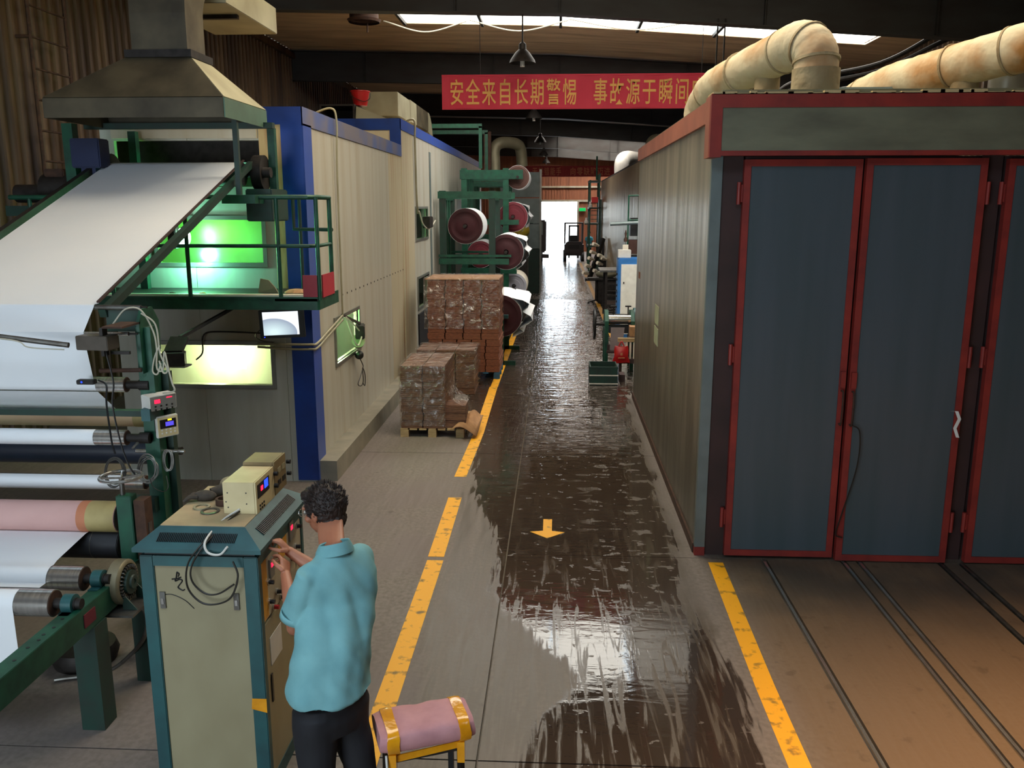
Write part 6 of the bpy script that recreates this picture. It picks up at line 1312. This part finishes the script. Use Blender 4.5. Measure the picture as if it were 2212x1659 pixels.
for c_ in range(3):
    for d_ in (1, 2): bundle(mC, -2.165+c_*.327, 15.49+d_*.37, z+13*.120, 0, 'top-layer board bundle of the tallest stack, '+DEP[d_]+' row, '+ORD[c_]+' from the wall', G3)
shrink('plastic_wrap', 'clear plastic film around the upper part of the tallest stack', [(-2.37, 15.29), (-1.02, 15.29), (-1.02, 16.45), (-2.37, 16.45)], .92, 1.83)
tag(MB().bb(-2.36, -1.03, 15.3, 16.4, 1.805, 1.812).build('cover_sheet', 'kraft'), 'brown cover sheet on top of the tallest stack', 'sheet')
# ------------------------------------------------------------------ worker at the cabinet
def loft(b, rings, seg=20):
    """rings: (centre, half-axis a, half-axis b, squareness)"""
    R_ = []
    for (c, a, e, q) in rings:
        c, a, e = Vector(c), Vector(a), Vector(e); row = []
        for k in range(seg):
            t = 2*math.pi*k/seg; cc, ss = math.cos(t), math.sin(t)
            row.append(b.bm.verts.new(c+a*math.copysign(abs(cc)**q, cc)+e*math.copysign(abs(ss)**q, ss)))
        R_.append(row)
    for A, B in zip(R_, R_[1:]):
        for k in range(seg): b.bm.faces.new((A[k], A[(k+1) % seg], B[(k+1) % seg], B[k]))
    b.bm.faces.new(R_[0][::-1]); b.bm.faces.new(R_[-1])
def remeshed(b, name, m, parent, voxel, disp=None, smooth=4):
    o = b.build(name, m, parent); md = o.modifiers.new('r', 'REMESH'); md.mode = 'VOXEL'; md.voxel_size = voxel
    sm = o.modifiers.new('s', 'SMOOTH'); sm.factor = .5; sm.iterations = smooth
    bpy.context.view_layer.update(); dg = bpy.context.evaluated_depsgraph_get()
    me = bpy.data.meshes.new_from_object(o.evaluated_get(dg)); o.modifiers.clear()
    if disp:
        org = ORG[parent.name]; ns = [v.normal.copy() for v in me.vertices]
        for v, n_ in zip(me.vertices, ns): v.co += n_*disp(v.co+org, n_)
    me.materials.clear(); me.materials.append(M[m]); o.data = me
    for p in me.polygons: p.use_smooth = True
    return o
hip = at(714, 1500, Z=.86); sho = at(728, 1215, Z=1.435); hed = at(700, 1098, Z=1.60)
pf = Vector((-.74, .67, 0)).normalized(); pl_ = Vector((-pf.y, pf.x, 0)); up = Vector((0, 0, 1))
hf_ = Vector((-.88, .40, -.30)).normalized(); hl = Vector((-.42, -.905, 0)).normalized(); hu = hf_.cross(hl); hu = hu if hu.z > 0 else -hu
per = thing('person', 'man in turquoise polo shirt and black trousers pressing buttons on the cabinet', 'person', (hip.x, hip.y, 0))
feet = [hip-pf*.02+pl_*.10, hip-pf*.06-pl_*.11]
shR = sho-pl_*.165-up*.015; shL = sho+pl_*.165-up*.015
elL = at(632, 1375, Z=1.09); elL = shL+(elL-shL).normalized()*.29
wrL = at(617, 1243, X=-1.37); 
wrR = at(626, 1192, X=-1.385); elR = wrR+Vector((.20, -.02, -.13))
b = MB()
# legs, hips and trunk under the clothes
for s_, ft in zip((1, -1), feet):
    hp = hip+pl_*.085*s_
    loft(b, [(hp+up*.02, pl_*.055, pf*.065, 1), (hp.lerp(Vector((ft.x, ft.y, .48)), .5), pl_*.05, pf*.055, 1), ((ft.x, ft.y, .48), pl_*.048, pf*.052, 1), ((ft.x, ft.y, .30), pl_*.052, pf*.058, 1), ((ft.x, ft.y, .09), pl_*.036, pf*.042, 1), ((ft.x, ft.y, .03), pl_*.04, pf*.06, 1)], 14)
mid_ = hip.lerp(sho, .45)-pf*.01
loft(b, [(hip-up*.04, pl_*.135, pf*.09, .9), (hip+up*.06, pl_*.145, pf*.10, .9), (mid_, pl_*.145, pf*.10, .9), (sho-up*.14, pl_*.155, pf*.10, .85), (sho-up*.03, pl_*.14, pf*.075, .85), (sho+up*.035, pl_*.07, pf*.06, 1)], 20)
neck0 = sho+up*.01+pf*.01
loft(b, [(neck0-up*.03, pl_*.07, pf*.065, 1), (neck0.lerp(hed, .35), hl*.062, hf_*.066, 1), (hed-hu*.05-hf_*.02, hl*.062, hf_*.068, 1)], 16)
def limb(pts, rads): b.tube(pts, .04, 12, rads=rads)
for sh, el, wr in ((shL, elL, wrL), (shR, elR, wrR)):
    limb([sh, sh.lerp(el, .5), el], [.044, .042, .039]); b.sph(el, .040)
    limb([el, el.lerp(wr, .35), wr], [.040, .040, .026]); b.sph(wr, .027)
# skull, jaw, nose, ears
hl, hf_, hu = hl*1.08, hf_*1.08, hu*1.08
RH = Matrix((hl, hf_, hu)).transposed()
b.sph(hed, 1, (.076, .094, .100), 20, 14, rot=RH); b.sph(hed+hf_*.03-hu*.05, 1, (.058, .066, .062), 16, 10, rot=RH); b.sph(hed+hf_*.062-hu*.092, 1, (.026, .022, .02), 12, 8, rot=RH)
b.cyl(hed+hf_*.088+hu*.005, hed+hf_*.112-hu*.034, .010, .015, 10); b.sph(hed+hf_*.108-hu*.036, .013)
b.sph(hed+hf_*.088+hu*.022, 1, (.05, .014, .012), 12, 8, rot=RH)
for s_ in (1, -1):
    e_ = hed+hl*.078*s_-hf_*.004-hu*.012
    b.sph(e_, 1, (.010, .020, .032), 12, 10, rot=RH @ Matrix.Rotation(R(14), 3, 'X')); b.sph(hed+hl*.055*s_+hf_*.055-hu*.025, 1, (.022, .02, .02), 10, 8, rot=RH)
b.sph(hed+hf_*.092-hu*.062, 1, (.024, .012, .007), 10, 6, rot=RH); b.sph(hed+hf_*.090-hu*.074, 1, (.020, .011, .007), 10, 6, rot=RH)
def hand(wr, d, n, mir, curls, spread=.0):
    d = d.normalized(); n = (n-d*n.dot(d)).normalized(); s = d.cross(n)*mir
    c = wr+d*.045
    loft(b, [(wr, s*.024, n*.018, 1), (wr+d*.03, s*.034, n*.016, .9), (wr+d*.07, s*.040, n*.014, .85), (wr+d*.085, s*.038, n*.011, .85)], 14)
    for k, (ln, cu) in enumerate(zip((.070, .078, .072, .056), curls)):
        r0_ = wr+d*.080+s*(.029-.0195*k); pts_ = [r0_-d*.02, r0_]; ang = 0; p_ = r0_
        for j, fr in enumerate((.45, .32, .25)):
            ang += cu*(1, 1.1, .8)[j]; p_ = p_+(d*math.cos(ang)+n*math.sin(ang)+s*spread*(1.5-k)*.1)*ln*fr; pts_.append(p_)
        b.tube(pts_, .008, 10, rads=[.0095, .0092, .0085, .0078, .0062]); b.sph(pts_[-1], .0062, (1,1,1), 8, 6)
    t0 = wr+d*.022+s*.026; t1 = t0+(d*.6+s*.55+n*.45).normalized()*.038; t2 = t1+(d*.85+s*.0+n*.55).normalized()*.032; t3 = t2+(d*.8-s*.25+n*.5).normalized()*.024
    b.tube([t0-d*.01, t0, t1, t2, t3], .01, 10, rads=[.013, .013, .0115, .0095, .0075]); b.sph(t3, .0075, (1,1,1), 8, 6)
tR = at(585, 1168, X=-1.478); hand(wrR, (at(606, 1172, X=-1.43)-wrR), Vector((-.55, -.2, -.8)), 1, (.5, .62, .75, .85))
hand(wrL, (at(616, 1205, X=-1.40)-wrL)+Vector((0, 0, .03)), Vector((-.75, .5, .1)), 1, (.5, .55, .62, .7))
remeshed(b, 'body', 'skin', per, .0038, None, 3)
# shirt
b = MB()
hem = hip+up*.015
loft(b, [(hem-pf*.005, pl_*.205, pf*.155, .9), (hip+up*.05, pl_*.205, pf*.15, .9), (mid_-pf*.01, pl_*.19, pf*.14, .9), (sho-up*.15-pf*.005, pl_*.195, pf*.135, .85), (sho-up*.065, pl_*.195, pf*.118, .85), (sho-up*.01, pl_*.165, pf*.098, .9), (sho+up*.035, pl_*.115, pf*.08, .95), (sho+up*.07+pf*.015, pl_*.070, pf*.068, 1)], 28)
for sh, el in ((shL, elL), (shR, elR)):
    d_ = (el-sh).normalized(); out = pl_ if sh == shL else -pl_
    b.tube([sh-out*.06+up*.0, sh-out*.01+d_*.015, sh.lerp(el, .4), sh.lerp(el, .80)], .07, 18, rads=[.055, .066, .072, .079])
def fold(p, n_):
    h = (p.z-hem.z)/(sho.z-hem.z)
    u = (p-hip).dot(pl_); w_ = (p-hip).dot(pf)
    back = max(0, -n_.dot(pf))
    v1 = noise.noise(Vector((u*9+p.z*3.2, w_*5, p.z*2.0)))*.026*(1.15-h*.5)
    v2 = noise.noise(Vector((u*16-p.z*9, w_*9, p.z*7+4)))*.009
    v3 = -.010*math.exp(-((u+.02-.06*(1-h))**2)/.0009)*back*max(0, 1-abs(h-.45)*2.2)
    v4 = -.008*math.exp(-((abs(u)-.135)**2)/.0006)*max(0, 1-abs(h-.6)*3)
    return v1+v2*1+v3+v4
shirt = remeshed(b, 'polo_shirt', 'shirt', per, .0065, fold, 22)
for sh, el in ((shL, elL), (shR, elR)):
    d_ = (el-sh).normalized(); c = sh.lerp(el, .80)
    MB().cyl(c-d_*.028, c+d_*.002, .0815, .083, 28, caps=False).build('sleeve_band', 'shirt', shirt, smooth=True).modifiers.new('s', 'SOLIDIFY').thickness = .004
# collar leaf round the neck
b = MB(); n = 30; rows = []
cn = neck0+up*.065+pf*.006
for (dz, rr_, off) in ((-.030, 1.34, 0), (-.012, 1.28, 0), (.012, 1.12, 0), (.024, 1.04, 0), (.020, .97, 0), (-.02, .98, 0)):
    row = []
    for k in range(n):
        a = 2*math.pi*k/n; fwd = math.cos(a)
        p_ = cn+pl_*(.068*rr_*math.sin(a))+pf*(.072*rr_*fwd)+up*(dz-.022*fwd)
        row.append(b.bm.verts.new(p_))
    rows.append(row)
for A, B in zip(rows, rows[1:]):
    for k in range(n): b.bm.faces.new((A[k], A[(k+1) % n], B[(k+1) % n], B[k]))
b.build('collar', 'shirt', shirt, smooth=True)
# trousers, shoes
b = MB()
loft(b, [(hip+up*.0, pl_*.175, pf*.125, .9), (hip-up*.08, pl_*.185, pf*.135, .9), (hip-up*.16, pl_*.17, pf*.12, .9)], 24)
for s_, ft in zip((1, -1), feet):
    hp = hip+pl_*.088*s_-up*.04
    loft(b, [(hp, pl_*.10, pf*.12, 1), (hp-up*.16, pl_*.098, pf*.11, 1), ((ft.x, ft.y, .48), pl_*.078, pf*.085, 1), ((ft.x, ft.y, .2), pl_*.074, pf*.08, 1), ((ft.x, ft.y, .05), pl_*.07, pf*.08, 1)], 18)
remeshed(b, 'trousers', 'trousers', per, .009, lambda p, n_: noise.noise(p*Vector((9, 9, 7)).length*.5)*.008, 4)
for ft in feet:
    b = MB(); loft(b, [(Vector((ft.x, ft.y, .028))-pf*.08, pl_*.034, up*.026, .8), (Vector((ft.x, ft.y, .04)), pl_*.042, up*.040, .8), (Vector((ft.x, ft.y, .035))+pf*.1, pl_*.048, up*.033, .8), (Vector((ft.x, ft.y, .025))+pf*.18, pl_*.036, up*.022, .8)], 14); b.build('shoe', 'shoe', per, smooth=True)
# hair: cap over crown and nape with short tufts
b = MB()
b.sph(hed-hf_*.018+hu*.018, 1, (.090, .103, .100), 24, 16, rot=RH); b.sph(hed-hf_*.042-hu*.058, 1, (.066, .056, .058), 16, 10, rot=RH); b.sph(hed+hf_*.045+hu*.078, 1, (.062, .052, .035), 14, 10, rot=RH)
hair = remeshed(b, 'hair', 'hair', per, .005, lambda p, n_: noise.noise(p*42)*.006+noise.noise(p*95)*.0045, 2)
b = MB(); random.seed(11)
for k in range(620):
    a = random.uniform(0, 2*math.pi); t = random.uniform(0, 1)**.7*R(112)
    n_ = hl*math.sin(t)*math.cos(a)+hf_*math.sin(t)*math.sin(a)+hu*math.cos(t)
    if n_.dot(hf_) > .55 and n_.dot(hu) < .35: continue
    n_ = n_/1.08; p_ = hed-hf_*.018+hu*.018+RH@Vector((n_.dot(hl)*.088, n_.dot(hf_)*.101, n_.dot(hu)*.098))/1.08
    d_ = (n_*.7+hf_*.25+hu*.55+Vector((random.uniform(-.3, .3), random.uniform(-.3, .3), random.uniform(-.2, .3)))).normalized()
    b.cyl(p_, p_+d_*random.uniform(.012, .026), .0035, .0006, 4)
o = b.build('hair_tufts', 'hair', hair); o['kind'] = 'stuff'
# glasses
gl_ = MB()
for s_ in (1, -1):
    c_ = hed+hf_*.108+hl*.032*s_+hu*.004
    gl_.tube([c_+hl*.024*math.cos(t)+hu*.018*math.sin(t) for t in [2*math.pi*k/18 for k in range(18)]], .0016, 6, closed=True)
    gl_.tube([c_+hl*.024*s_+hu*.006, hed+hl*.079*s_+hf_*.09+hu*.008, hed+hl*.085*s_+hf_*.0+hu*.006, hed+hl*.083*s_-hf_*.02-hu*.012], .0018, 6)
gl_.tube([hed+hf_*.112+hl*.008+hu*.006, hed+hf_*.112-hl*.008+hu*.006], .0018, 6)
gl_.build('glasses', 'steel', per, smooth=True)
for s_ in (1, -1):
    MB().sph(hed+hf_*.083+hl*.032*s_+hu*.002, .013).build('eye', 'white', per, smooth=True)
